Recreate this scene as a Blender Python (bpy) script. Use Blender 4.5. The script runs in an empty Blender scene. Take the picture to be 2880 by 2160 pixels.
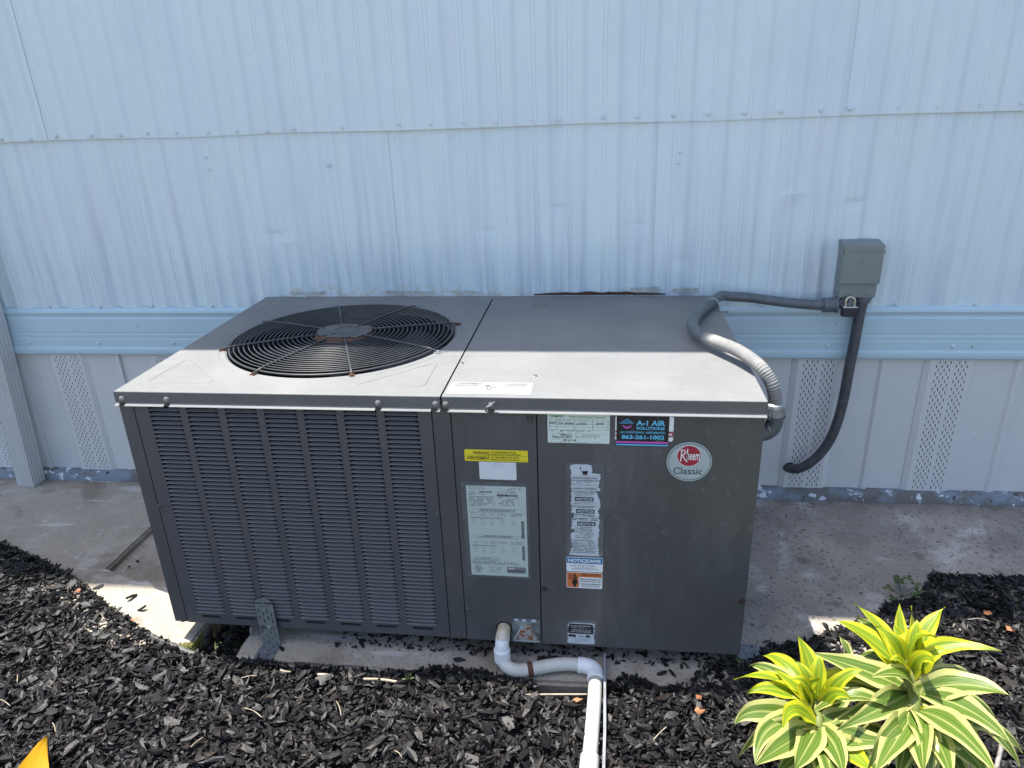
import bpy, bmesh, math, random
import numpy as np
from mathutils import Vector, Matrix, noise
R = math.radians
random.seed(7); rng = np.random.default_rng(7)
sc = bpy.context.scene
C = sc.collection

# ------------------------------------------------------------------ camera
cam = bpy.data.cameras.new('camera'); cam.sensor_width = 36; cam.lens = 2025.4/2880*36
cam.clip_start = .02; cam.clip_end = 300
camo = bpy.data.objects.new('camera', cam); C.objects.link(camo)
camo.location = (.9202, -1.1648, 1.0491); camo.rotation_euler = (1.1844, .0345, .1197)
sc.camera = camo
CAM = Vector(camo.location); CROT = camo.rotation_euler.to_matrix()
# ------------------------------------------------------------------ sky, sun, exposure
SUN = Vector((-.178, .072, .59)).normalized()          # towards the sun
w = bpy.data.worlds.new('World'); sc.world = w; w.use_nodes = True
nt = w.node_tree; bg = nt.nodes['Background']
sky = nt.nodes.new('ShaderNodeTexSky'); sky.sky_type = 'NISHITA'; sky.sun_disc = False
sky.sun_elevation = math.asin(SUN.z); sky.sun_rotation = math.atan2(SUN.x, SUN.y)
sky.air_density = 1.0; sky.dust_density = 1.8; sky.ozone_density = 0
nt.links.new(sky.outputs[0], bg.inputs[0]); bg.inputs[1].default_value = .14
sl = bpy.data.lights.new('sun', 'SUN'); sl.energy = 4.8; sl.angle = R(.53); sl.color = (1, .955, .89)
so = bpy.data.objects.new('sun', sl); C.objects.link(so)
so.rotation_euler = SUN.to_track_quat('Z', 'Y').to_euler(); so.location = (-2, 1, 6)
sc.view_settings.view_transform = 'Standard'; sc.view_settings.look = 'None'
sc.view_settings.exposure = 1.16; sc.view_settings.gamma = 1

# ------------------------------------------------------------------ helpers
OFF = {}
def tag(o, label=None, cat=None, group=None, kind=None):
    if label: o['label'] = label
    if cat: o['category'] = cat
    if group: o['group'] = group
    if kind: o['kind'] = kind
    return o
def root(name, loc, label, cat, group=None, rz=0, local=False):
    o = bpy.data.objects.new(name, None); C.objects.link(o)
    o.location = loc; o.rotation_euler = (0, 0, rz); o.empty_display_size = .05
    OFF[o.name] = Vector((0, 0, 0)) if local else Vector(loc)
    return tag(o, label, cat, group)
def mk(name, V, F, mat, parent=None, smooth=False, uv=None, at=None):
    """one mesh object; V in world coordinates (or local ones for a local root)"""
    off = OFF[parent.name] if parent else (Vector(at) if at else Vector((0, 0, 0)))
    me = bpy.data.meshes.new(name)
    me.from_pydata([(v[0]-off[0], v[1]-off[1], v[2]-off[2]) for v in V], [], F)
    if uv:
        l = me.uv_layers.new(name='UVMap')
        for p in me.polygons:
            for li in p.loop_indices: l.data[li].uv = uv[me.loops[li].vertex_index]
    me.validate(); me.materials.append(mat)
    if smooth:
        me.polygons.foreach_set('use_smooth', [True]*len(me.polygons))
    o = bpy.data.objects.new(name, me); C.objects.link(o)
    if parent: o.parent = parent; OFF[o.name] = off
    else: o.location = off; OFF[o.name] = off
    return o
def inst(name, src, loc, parent, rot=None):
    o = bpy.data.objects.new(name, src); C.objects.link(o); o.parent = parent
    o.location = Vector(loc) - OFF[parent.name]
    if rot: o.rotation_euler = rot
    OFF[o.name] = OFF[parent.name]
    return o
def join(*parts):
    V, F = [], []
    for v, f in parts:
        n = len(V); V += list(v); F += [tuple(i+n for i in q) for q in f]
    return V, F
def box(x0, x1, y0, y1, z0, z1, bev=0, seg=2):
    V = [(x0,y0,z0),(x1,y0,z0),(x1,y1,z0),(x0,y1,z0),(x0,y0,z1),(x1,y0,z1),(x1,y1,z1),(x0,y1,z1)]
    F = [(3,2,1,0),(4,5,6,7),(0,1,5,4),(1,2,6,5),(2,3,7,6),(3,0,4,7)]
    if not bev: return V, F
    bm = bmesh.new(); vs = [bm.verts.new(v) for v in V]
    for f in F: bm.faces.new([vs[i] for i in f])
    bmesh.ops.bevel(bm, geom=bm.edges[:], offset=bev, segments=seg, affect='EDGES', profile=.5)
    bm.verts.index_update()
    r = [tuple(v.co) for v in bm.verts], [tuple(v.index for v in f.verts) for f in bm.faces]
    bm.free(); return r
def plate(x0, x1, z0, z1, y, t=.0003):
    return box(x0, x1, y, y+t, z0, z1)
def rplate(x0, x1, z0, z1, y, r=.003, t=.0003, n=5):
    """rounded rectangle, front at y, thickness t behind"""
    P = []
    for cx, cz, a0 in ((x1-r, z1-r, 0), (x0+r, z1-r, 90), (x0+r, z0+r, 180), (x1-r, z0+r, 270)):
        for k in range(n+1):
            a = R(a0+90*k/n); P.append((cx+r*math.cos(a), cz+r*math.sin(a)))
    return prism(P, y, t)
def prism(P, y, t):
    n = len(P)
    V = [(x, y, z) for x, z in P]+[(x, y+t, z) for x, z in P]
    F = [tuple(range(n))[::-1] if area(P) < 0 else tuple(range(n)), tuple(range(n, 2*n))]
    F += [(i, n+i, n+(i+1) % n, (i+1) % n) for i in range(n)]
    return V, F
def area(P): return sum(P[i][0]*P[(i+1) % len(P)][1]-P[(i+1) % len(P)][0]*P[i][1] for i in range(len(P)))/2
def poly_slab(P, z0, z1):
    n = len(P)
    if area(P) < 0: P = P[::-1]
    V = [(x, y, z1) for x, y in P]+[(x, y, z0) for x, y in P]
    return V, [tuple(range(n)), tuple(range(2*n-1, n-1, -1))]+[(i, n+i, n+(i+1) % n, (i+1) % n) for i in range(n)]
def frames(P):
    P = [Vector(p) for p in P]; n = len(P); out = []
    up = Vector((0, 0, 1)); prev = None
    for i in range(n):
        t = (P[min(i+1, n-1)]-P[max(i-1, 0)]).normalized()
        if prev is None:
            a = up if abs(t.z) < .9 else Vector((1, 0, 0))
            b = t.cross(a).normalized()
        else:
            b = (prev - t*prev.dot(t)).normalized()
        prev = b; out.append((P[i], t, b, t.cross(b)))
    return out
def tube(P, r, seg=10, cap=True):
    fr = frames(P); V, F = [], []
    n = len(fr)
    for i, (p, t, b, c) in enumerate(fr):
        rr = r[i] if hasattr(r, '__len__') else r
        for k in range(seg):
            a = 2*math.pi*k/seg; V.append(p+b*(rr*math.cos(a))+c*(rr*math.sin(a)))
    for i in range(n-1):
        for k in range(seg):
            k2 = (k+1) % seg; F.append((i*seg+k, i*seg+k2, (i+1)*seg+k2, (i+1)*seg+k))
    if cap:
        F.append(tuple(range(seg))[::-1]); F.append(tuple((n-1)*seg+k for k in range(seg)))
    return V, F
def spline(P, step=.004):
    """Catmull-Rom through P, resampled"""
    P = [Vector(p) for p in P]; Q = [2*P[0]-P[1]]+P+[2*P[-1]-P[-2]]; out = []
    for i in range(1, len(Q)-2):
        a, b, c, d = Q[i-1:i+3]; n = max(2, int((c-b).length/step))
        for k in range(n):
            t = k/n
            out.append(.5*((2*b)+(c-a)*t+(2*a-5*b+4*c-d)*t*t+(3*b-a-3*c+d)*t**3))
    out.append(P[-1]); return out
def ring(cx, cy, z, r, w, seg=64, ts=6):
    V, F = [], []
    for i in range(seg):
        a = 2*math.pi*i/seg
        for k in range(ts):
            b = 2*math.pi*k/ts; rr = r+w*math.cos(b)
            V.append((cx+rr*math.cos(a), cy+rr*math.sin(a), z+w*math.sin(b)))
    for i in range(seg):
        for k in range(ts):
            F.append((i*ts+k, ((i+1) % seg)*ts+k, ((i+1) % seg)*ts+(k+1) % ts, i*ts+(k+1) % ts))
    return V, F
def lathe(prof, origin, axis=(0, 0, 1), seg=20):
    ax = Vector(axis).normalized(); a = Vector((1, 0, 0)) if abs(ax.x) < .9 else Vector((0, 1, 0))
    b = ax.cross(a).normalized(); c = ax.cross(b); o = Vector(origin); V, F = [], []
    for r, h in prof:
        for k in range(seg):
            t = 2*math.pi*k/seg; V.append(o+ax*h+b*(r*math.cos(t))+c*(r*math.sin(t)))
    for i in range(len(prof)-1):
        for k in range(seg):
            k2 = (k+1) % seg; F.append((i*seg+k, i*seg+k2, (i+1)*seg+k2, (i+1)*seg+k))
    F.append(tuple(range(seg))[::-1]); F.append(tuple((len(prof)-1)*seg+k for k in range(seg)))
    return V, F
def perforated(x0, x1, z0, z1, holes, y, t=.001, rim=True):
    """flat sheet facing -Y with rectangular holes (x0,x1,z0,z1)"""
    xs = sorted({x0, x1, *[round(h[0], 6) for h in holes], *[round(h[1], 6) for h in holes]})
    zs = sorted({z0, z1, *[round(h[2], 6) for h in holes], *[round(h[3], 6) for h in holes]})
    V, F, ids = [], [], {}
    def vid(i, j, b):
        k = (i, j, b)
        if k not in ids: ids[k] = len(V); V.append((xs[i], y+(t if b else 0), zs[j]))
        return ids[k]
    solid = {}
    H = np.array(holes) if len(holes) else np.zeros((0, 4))
    for i in range(len(xs)-1):
        cx = (xs[i]+xs[i+1])/2
        hh = H[(H[:, 0] < cx) & (H[:, 1] > cx)]
        for j in range(len(zs)-1):
            cz = (zs[j]+zs[j+1])/2
            solid[i, j] = not ((hh[:, 2] < cz) & (hh[:, 3] > cz)).any()
    for (i, j), s in solid.items():
        if not s: continue
        F.append((vid(i, j, 0), vid(i+1, j, 0), vid(i+1, j+1, 0), vid(i, j+1, 0)))
        if rim:
            for di, dj, e in ((-1, 0, ((i, j), (i, j+1))), (1, 0, ((i+1, j+1), (i+1, j))), (0, -1, ((i+1, j), (i, j))), (0, 1, ((i, j+1), (i+1, j+1)))):
                if not solid.get((i+di, j+dj), False):
                    a, b = e; F.append((vid(*a, 0), vid(*b, 0), vid(*b, 1), vid(*a, 1)))
    return V, F

# ------------------------------------------------------------------ materials
def M(name, col, rough=.5, metal=0, layers=(), bumps=(), spec=.5, trans=None, attr=None, coat=0, coords='Object', rvar=0):
    m = bpy.data.materials.new(name); m.use_nodes = True
    n = m.node_tree.nodes; L = m.node_tree.links; b = n['Principled BSDF']
    b.inputs['Roughness'].default_value = rough; b.inputs['Metallic'].default_value = metal
    b.inputs['Specular IOR Level'].default_value = spec; b.inputs['Coat Weight'].default_value = coat
    tc = n.new('ShaderNodeTexCoord').outputs[coords]
    def ns(scale, stretch=(1, 1, 1), detail=4, offs=0, distort=0):
        mp = n.new('ShaderNodeMapping'); mp.inputs['Scale'].default_value = stretch
        mp.inputs['Location'].default_value = (offs, offs*.7, offs*.3)
        L.new(tc, mp.inputs[0]); t = n.new('ShaderNodeTexNoise')
        t.inputs['Scale'].default_value = scale; t.inputs['Detail'].default_value = detail
        t.inputs['Distortion'].default_value = distort
        t.inputs['Roughness'].default_value = .6
        L.new(mp.outputs[0], t.inputs[0]); return t.outputs[0]
    def mr(x, a, c, d=0, e=1):
        q = n.new('ShaderNodeMapRange'); L.new(x, q.inputs[0])
        for i, v in ((1, a), (2, c), (3, d), (4, e)): q.inputs[i].default_value = v
        return q.outputs[0]
    def mul(a, c):
        q = n.new('ShaderNodeMath'); q.operation = 'MULTIPLY'
        for i, v in ((0, a), (1, c)):
            if isinstance(v, (int, float)): q.inputs[i].default_value = v
            else: L.new(v, q.inputs[i])
        return q.outputs[0]
    rgb = n.new('ShaderNodeRGB'); rgb.outputs[0].default_value = (*col, 1); cur = rgb.outputs[0]
    for i, l in enumerate(layers):
        f = mr(ns(l['s'], l.get('st', (1, 1, 1)), l.get('d', 4), l.get('o', 3.1*i), l.get('dist', 0)), l['lo'], l['hi'])
        f = mul(f, l.get('a', 1.0))
        for ax, a, c in l.get('mask', ()):
            sp = n.new('ShaderNodeSeparateXYZ'); L.new(tc, sp.inputs[0])
            f = mul(f, mr(sp.outputs[ax], a, c))
        mx = n.new('ShaderNodeMix'); mx.data_type = 'RGBA'
        L.new(f, mx.inputs[0]); L.new(cur, mx.inputs[6]); mx.inputs[7].default_value = (*l['c'], 1); cur = mx.outputs[2]
    if attr:
        at = n.new('ShaderNodeAttribute'); at.attribute_name = attr
        mx = n.new('ShaderNodeMix'); mx.data_type = 'RGBA'; mx.blend_type = 'MULTIPLY'; mx.inputs[0].default_value = 1
        L.new(cur, mx.inputs[6]); L.new(at.outputs[0], mx.inputs[7]); cur = mx.outputs[2]
    L.new(cur, b.inputs['Base Color'])
    if rvar:
        L.new(mr(ns(9, detail=5, offs=11), .3, .7, rough-rvar, rough+rvar), b.inputs['Roughness'])
    prev = None
    for i, (s, st, dist, stretch) in enumerate(bumps):
        bu = n.new('ShaderNodeBump'); bu.inputs['Strength'].default_value = st; bu.inputs['Distance'].default_value = dist
        L.new(ns(s, stretch, 5, 7.7*i+2), bu.inputs['Height'])
        if prev: L.new(prev, bu.inputs['Normal'])
        prev = bu.outputs[0]
    if prev: L.new(prev, b.inputs['Normal'])
    if trans:
        t = n.new('ShaderNodeBsdfTranslucent'); L.new(cur, t.inputs[0])
        ms = n.new('ShaderNodeMixShader'); ms.inputs[0].default_value = trans
        L.new(b.outputs[0], ms.inputs[1]); L.new(t.outputs[0], ms.inputs[2]); L.new(ms.outputs[0], n['Material Output'].inputs[0])
    return m
S1 = (1, 1, 1)
m_siding = M('siding_paint', (.585, .695, .735), .42, layers=[
    dict(s=6, st=(1, 1, .25), c=(.565, .635, .72), lo=.35, hi=.7, a=.6),
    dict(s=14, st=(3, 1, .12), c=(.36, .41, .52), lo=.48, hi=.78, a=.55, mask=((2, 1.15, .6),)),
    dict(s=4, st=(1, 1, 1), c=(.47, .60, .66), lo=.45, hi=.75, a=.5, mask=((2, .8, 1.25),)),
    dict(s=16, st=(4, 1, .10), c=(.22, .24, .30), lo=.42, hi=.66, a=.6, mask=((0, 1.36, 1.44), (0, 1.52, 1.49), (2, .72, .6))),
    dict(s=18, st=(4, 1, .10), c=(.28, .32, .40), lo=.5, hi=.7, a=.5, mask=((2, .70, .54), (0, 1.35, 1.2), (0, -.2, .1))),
    dict(s=22, c=(.56, .60, .50), lo=.5, hi=.62, a=.2, mask=((2, .93, .965), (2, .985, .968))),
    dict(s=100, c=(.06, .06, .06), lo=.75, hi=.775, d=3, a=.6),
    dict(s=45, st=(1, 1, 2.2), c=(.52, .50, .42), lo=.5, hi=.56, a=.75, mask=((2, .585, .565), (0, .02, .1), (0, .75, .68))),
    ],
    bumps=[(420, .10, .0012, (1, 1, 1)), (60, .10, .002, (.35, 1, 2.2)), (7, .16, .012, (1, 1, .55))])
m_trim = M('trim_paint', (.42, .56, .635), .42, layers=[dict(s=5, c=(.46, .60, .67), lo=.4, hi=.7),
    dict(s=60, c=(.05, .05, .05), lo=.76, hi=.78, d=2)], bumps=[(90, .22, .0015, (.12, 1, 1)), (300, .08, .001, S1)])
m_skirt = M('skirting_vinyl', (.625, .615, .61), .45, layers=[dict(s=3, c=(.575, .575, .59), lo=.35, hi=.7), dict(s=20, st=(4, 1, .3), c=(.55, .53, .55), lo=.55, hi=.8, a=.4, mask=((2, .25, -.02),)),
    dict(s=70, c=(.1, .1, .1), lo=.77, hi=.79, d=2)], bumps=[(10, .08, .004, (1, 1, .4))])
m_void = M('dark_void', (.012, .012, .013), .9)
m_ledge = M('chipped_ledge', (.20, .235, .28), .85, layers=[dict(s=9, c=(.15, .145, .14), lo=.45, hi=.55), dict(s=26, c=(.62, .66, .7), lo=.6, hi=.63), dict(s=60, c=(.45, .5, .55), lo=.64, hi=.67), dict(s=45, c=(.05, .05, .05), lo=.63, hi=.67)], bumps=[(60, .6, .006, S1)])
m_conc = M('concrete', (.37, .325, .26), .85, layers=[
    dict(s=2.2, c=(.30, .26, .21), lo=.4, hi=.65), dict(s=9, c=(.42, .38, .32), lo=.52, hi=.68, a=.8),
    dict(s=26, c=(.42, .42, .41), lo=.6, hi=.68, a=.75, d=8), dict(s=150, c=(.13, .125, .12), lo=.56, hi=.66, a=.8, d=5),
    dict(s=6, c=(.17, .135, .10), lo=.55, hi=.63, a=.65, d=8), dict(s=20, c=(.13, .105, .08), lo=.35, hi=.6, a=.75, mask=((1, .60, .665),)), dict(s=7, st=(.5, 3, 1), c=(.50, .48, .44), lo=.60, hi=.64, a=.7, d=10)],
    bumps=[(220, .45, .003, S1), (25, .3, .006, S1)])
m_conc_r = M('concrete_stained', (.36, .32, .275), .85, layers=[
    dict(s=2.6, c=(.27, .24, .21), lo=.4, hi=.62), dict(s=9, c=(.52, .50, .47), lo=.54, hi=.66, a=.85, d=12),
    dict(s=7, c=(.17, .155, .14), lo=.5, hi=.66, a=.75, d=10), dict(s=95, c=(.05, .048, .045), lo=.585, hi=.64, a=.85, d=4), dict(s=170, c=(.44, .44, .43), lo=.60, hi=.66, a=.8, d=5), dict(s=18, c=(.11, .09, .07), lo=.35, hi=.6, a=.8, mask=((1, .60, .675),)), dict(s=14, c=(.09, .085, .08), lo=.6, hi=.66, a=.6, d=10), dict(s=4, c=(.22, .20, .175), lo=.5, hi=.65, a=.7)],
    bumps=[(220, .5, .003, S1), (25, .3, .006, S1)])
m_mulchbed = M('mulch_bed', (.010, .009, .009), .9, bumps=[(90, .8, .01, S1)])
m_chip = M('mulch_chips', (.0094, .0089, .0092), .5, attr='tint', spec=.34, layers=[dict(s=70, c=(.006, .0058, .006), lo=.35, hi=.65), dict(s=40, c=(.02, .0175, .016), lo=.6, hi=.7, a=.7)], bumps=[(160, .5, .002, (1, 1, 1))])
m_lid = M('weathered_lid_paint', (.178, .182, .182), .65, spec=.25, layers=[dict(s=5, st=(1, 1, 1), c=(.225, .225, .22), lo=.4, hi=.7), dict(s=30, st=(.3, 1.2, 1), c=(.165, .165, .165), lo=.55, hi=.75, a=.5), dict(s=230, c=(.24, .24, .235), lo=.55, hi=.65, a=.5)], bumps=[(260, .06, .001, S1), (7, .04, .004, S1)], rvar=.08)
m_body = M('grey_cabinet_paint', (.080, .079, .082), .42, layers=[dict(s=4, c=(.070, .071, .069), lo=.4, hi=.7), dict(s=16, st=(1.6, 1, .5), c=(.115, .113, .116), lo=.55, hi=.75, a=.6), dict(s=130, c=(.2, .2, .21), lo=.70, hi=.75, a=.5, d=3), dict(s=9, st=(3, 1, .5), c=(.15, .148, .152), lo=.45, hi=.75, a=.6, mask=((0, .20, .27), (0, .44, .34), (2, .5, .42))), dict(s=70, c=(.16, .16, .165), lo=.6, hi=.7, a=.5, mask=((0, .2, .3), (2, .05, .3))), dict(s=4, st=(3, 1, .7), c=(.11, .108, .104), lo=.5, hi=.75, a=.3)], bumps=[(300, .06, .0008, S1), (3, .25, .012, (1, 1, .7))], rvar=.07)
m_bodydark = M('louvre_paint', (.085, .085, .091), .36, layers=[dict(s=5, c=(.074, .076, .082), lo=.4, hi=.7), dict(s=8, st=(4, 1, .4), c=(.11, .102, .085), lo=.55, hi=.75, a=.4)])
m_louver = M('lit_louvre_paint', (.125, .123, .126), .4, layers=[dict(s=12, c=(.10, .10, .106), lo=.4, hi=.7), dict(s=8, st=(4, 1, .4), c=(.145, .135, .115), lo=.55, hi=.75, a=.5)])  # panel paint lightened so the blade lips look lit; no separate paint
m_screw = M('screw_zinc', (.45, .45, .44), .35, .8, layers=[dict(s=300, c=(.2, .18, .16), lo=.5, hi=.7)])
m_rustscrew = M('rusty_screw', (.05, .024, .018), .8, .2, layers=[dict(s=400, c=(.05, .03, .025), lo=.4, hi=.6)])
m_rust = M('rust', (.10, .040, .022), .85, 0, layers=[dict(s=120, c=(.07, .03, .02), lo=.4, hi=.6)], bumps=[(200, .4, .001, S1)])
m_wire = M('grille_wire', (.045, .046, .048), .4, layers=[dict(s=40, c=(.075, .072, .07), lo=.55, hi=.7)])
m_flange = M('lid_flange_paint', (.105, .108, .107), .45, layers=[dict(s=20, st=(.3, 1, 1), c=(.13, .132, .13), lo=.5, hi=.7), dict(s=150, c=(.2, .2, .2), lo=.68, hi=.73, a=.5)])
m_fan = M('fan_blade', (.05, .055, .066), .45, .2)
m_inside = M('fan_well', (.018, .020, .024), .8)
m_film = M('peeling_film', (.065, .068, .072), .5, layers=[dict(s=40, c=(.11, .11, .11), lo=.52, hi=.66), dict(s=25, c=(.015, .013, .012), lo=.6, hi=.64)], bumps=[(60, .5, .004, S1)])
m_resid = M('label_residue', (.088, .090, .096), .35, layers=[dict(s=60, c=(.14, .145, .15), lo=.55, hi=.75), dict(s=14, c=(.080, .080, .085), lo=.4, hi=.6)])
m_filmclear = M('clear_film', (.118, .125, .13), .3, layers=[dict(s=110, c=(.30, .33, .36), lo=.62, hi=.7, a=.6), dict(s=20, c=(.098, .1, .106), lo=.4, hi=.6)])
m_yellow = M('print_yellow', (.72, .60, .03), .4)
m_white = M('print_white', (.62, .66, .68), .4, layers=[dict(s=30, c=(.52, .56, .59), lo=.5, hi=.7)])
m_lidlabel = M('sun_bleached_label', (.27, .27, .268), .6)
m_torn = M('torn_white', (.50, .55, .60), .6, layers=[dict(s=70, c=(.40, .43, .46), lo=.5, hi=.7)])
m_pale = M('print_pale_green', (.43, .50, .47), .45)
m_mint = M('print_mint', (.60, .69, .63), .45)
m_black = M('print_black', (.012, .012, .014), .45)
m_navy = M('print_navy', (.02, .02, .09), .4)
m_grayink = M('print_grey', (.16, .17, .17), .5)
m_lightink = M('print_faint', (.30, .31, .32), .5)
m_faded = M('print_faded', (.10, .10, .10), .5)
m_green = M('print_green', (.05, .22, .07), .5)
m_cyan = M('print_cyan', (.12, .48, .72), .4)
m_mag = M('print_magenta', (.55, .10, .42), .4)
m_blue = M('print_blue', (.02, .16, .34), .4)
m_orange = M('print_orange', (.62, .17, .05), .45)
m_red = M('print_red', (.33, .02, .045), .4)
m_ink_white = M('print_ink_white', (.75, .77, .78), .4)
m_badge = M('badge_silver', (.37, .43, .43), .35)
m_box = M('disconnect_enamel', (.185, .215, .21), .4, layers=[dict(s=14, c=(.165, .195, .192), lo=.4, hi=.7)], bumps=[(200, .06, .001, S1)])
m_cond = M('conduit_pvc', (.11, .125, .14), .45, layers=[dict(s=40, c=(.085, .095, .105), lo=.4, hi=.7)])
m_cond2 = M('conduit_pvc_sunlit', (.21, .21, .205), .8, layers=[dict(s=25, c=(.30, .285, .265), lo=.45, hi=.7), dict(s=50, c=(.12, .115, .11), lo=.62, hi=.7)])  # same hose as conduit_pvc, with the sunlight put into a lighter colour
m_condd = M('conduit_dark', (.055, .058, .065), .5, layers=[dict(s=60, st=(1, 1, 1), c=(.09, .093, .1), lo=.45, hi=.7)])
m_brass = M('padlock_shackle', (.55, .52, .45), .3, .9)
m_lockb = M('padlock_case', (.02, .021, .03), .35)
m_alu = M('padlock_top', (.6, .6, .6), .35, .7)
m_pvc = M('white_pvc', (.50, .49, .455), .42, layers=[dict(s=18, c=(.43, .41, .36), lo=.5, hi=.75), dict(s=160, c=(.33, .31, .27), lo=.66, hi=.72)])
m_pvcnew = M('white_pvc_fitting', (.70, .71, .73), .35)
m_stain = M('stained_pvc', (.45, .37, .22), .5, layers=[dict(s=50, c=(.55, .5, .42), lo=.4, hi=.6)])
m_galv = M('galvanised', (.33, .35, .37), .45, .5, layers=[dict(s=60, c=(.22, .235, .25), lo=.4, hi=.65)])
m_galvrust = M('galvanised_rust', (.36, .38, .38), .5, .2, layers=[dict(s=170, c=(.28, .09, .02), lo=.48, hi=.56, d=6), dict(s=70, c=(.5, .48, .42), lo=.6, hi=.66)], bumps=[(200, .3, .001, S1)])
m_galvdull = M('galvanised_dull', (.19, .21, .21), .5, .3, layers=[dict(s=70, c=(.30, .33, .33), lo=.5, hi=.6), dict(s=25, c=(.11, .115, .12), lo=.52, hi=.62)])
m_bracket = M('bracket_enamel', (.15, .165, .16), .5, .1, layers=[dict(s=60, c=(.19, .205, .2), lo=.45, hi=.7)])
m_foot = M('bracket_zinc', (.22, .24, .27), .4, .5, layers=[dict(s=80, c=(.15, .16, .18), lo=.45, hi=.65)])
m_spout = M('downspout_paint', (.58, .575, .58), .45, layers=[dict(s=8, st=(2, 1, .4), c=(.50, .47, .45), lo=.5, hi=.75)])
m_strip = M('grey_edging', (.22, .235, .255), .6, layers=[dict(s=30, c=(.16, .165, .17), lo=.5, hi=.7)])
m_bpipe = M('old_hose', (.06, .058, .057), .6, layers=[dict(s=40, c=(.14, .13, .12), lo=.5, hi=.65)])
m_twig = M('dry_straw', (.42, .36, .27), .7, layers=[dict(s=60, c=(.3, .24, .17), lo=.45, hi=.6)])
m_litter = M('dry_leaf', (.36, .15, .055), .7, layers=[dict(s=80, c=(.22, .09, .04), lo=.45, hi=.6)])
m_moss = M('moss', (.14, .15, .02), .95, layers=[dict(s=60, c=(.26, .24, .03), lo=.45, hi=.6)])
m_weed = M('weed_leaf', (.07, .11, .025), .5, trans=.3)
m_fascia = M('fascia_paint', (.7, .7, .7), .5)
m_roof = M('roof_coating', (.6, .6, .6), .7)
m_grass = M('grass_ground', (.055, .085, .025), .9, layers=[dict(s=.6, c=(.09, .09, .045), lo=.4, hi=.7), dict(s=30, c=(.03, .05, .015), lo=.5, hi=.7)], bumps=[(60, .6, .03, S1)])

def leafmat(name, margin, green, stripe, wid=.62, trans=.35):
    m = bpy.data.materials.new(name); m.use_nodes = True; n = m.node_tree.nodes; L = m.node_tree.links
    b = n['Principled BSDF']; b.inputs['Roughness'].default_value = .33
    uv = n.new('ShaderNodeUVMap').outputs[0]; sp = n.new('ShaderNodeSeparateXYZ'); L.new(uv, sp.inputs[0])
    def math_(op, a, c=None):
        q = n.new('ShaderNodeMath'); q.operation = op
        for i, v in ((0, a), (1, c)):
            if v is None: continue
            if isinstance(v, (int, float)): q.inputs[i].default_value = v
            else: L.new(v, q.inputs[i])
        return q.outputs[0]
    a = math_('MULTIPLY', math_('ABSOLUTE', math_('SUBTRACT', sp.outputs[1], .5)), 2)
    oi = n.new('ShaderNodeObjectInfo')
    def nz(sx, sy, s, off):
        cb = n.new('ShaderNodeCombineXYZ')
        L.new(math_('ADD', math_('MULTIPLY', sp.outputs[0], sx), math_('MULTIPLY', oi.outputs['Random'], 40)), cb.inputs[0])
        L.new(math_('MULTIPLY', sp.outputs[1], sy), cb.inputs[1]); cb.inputs[2].default_value = off
        t = n.new('ShaderNodeTexNoise'); t.inputs['Scale'].default_value = s; t.inputs['Detail'].default_value = 2
        L.new(cb.outputs[0], t.inputs[0]); return t.outputs[0]
    def ss(x, lo, hi):
        q = n.new('ShaderNodeMapRange'); q.interpolation_type = 'SMOOTHSTEP'; L.new(x, q.inputs[0]); q.inputs[1].default_value = lo; q.inputs[2].default_value = hi; return q.outputs[0]
    edge = ss(math_('ADD', a, math_('MULTIPLY', math_('SUBTRACT', nz(1.2, 3, 1.5, 2), .5), .55)), wid-.07, wid+.07)
    str_ = ss(nz(.22, 30, 1.0, 5), .42, .62)
    mid = ss(math_('ADD', a, math_('MULTIPLY', math_('SUBTRACT', nz(.3, 9, 1, 9), .5), .2)), .10, .02)
    def mix(f, A, Bc):
        q = n.new('ShaderNodeMix'); q.data_type = 'RGBA'; L.new(f, q.inputs[0])
        for i, v in ((6, A), (7, Bc)):
            if isinstance(v, tuple): q.inputs[i].default_value = (*v, 1)
            else: L.new(v, q.inputs[i])
        return q.outputs[2]
    c = mix(str_, green, stripe); c = mix(math_('MULTIPLY', mid, .55), c, margin); c = mix(edge, c, margin)
    L.new(c, b.inputs['Base Color'])
    bu = n.new('ShaderNodeBump'); bu.inputs['Strength'].default_value = .25; bu.inputs['Distance'].default_value = .002
    L.new(nz(.2, 26, 1, 1), bu.inputs['Height']); L.new(bu.outputs[0], b.inputs['Normal'])
    t = n.new('ShaderNodeBsdfTranslucent'); L.new(c, t.inputs[0]); ms = n.new('ShaderNodeMixShader'); ms.inputs[0].default_value = trans
    L.new(b.outputs[0], ms.inputs[1]); L.new(t.outputs[0], ms.inputs[2]); L.new(ms.outputs[0], n['Material Output'].inputs[0])
    return m
m_leafy = leafmat('young_variegated_leaf', (.50, .50, .02), (.15, .25, .015), (.28, .37, .02), .50)
m_leafo = leafmat('old_variegated_leaf', (.50, .49, .17), (.07, .135, .018), (.16, .235, .04), .62, .3)
m_yleaf = leafmat('yellow_leaf', (.52, .27, .012), (.55, .31, .014), (.48, .24, .012), .8, .25)
m_stem = M('plant_stem', (.12, .15, .03), .6)

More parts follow.
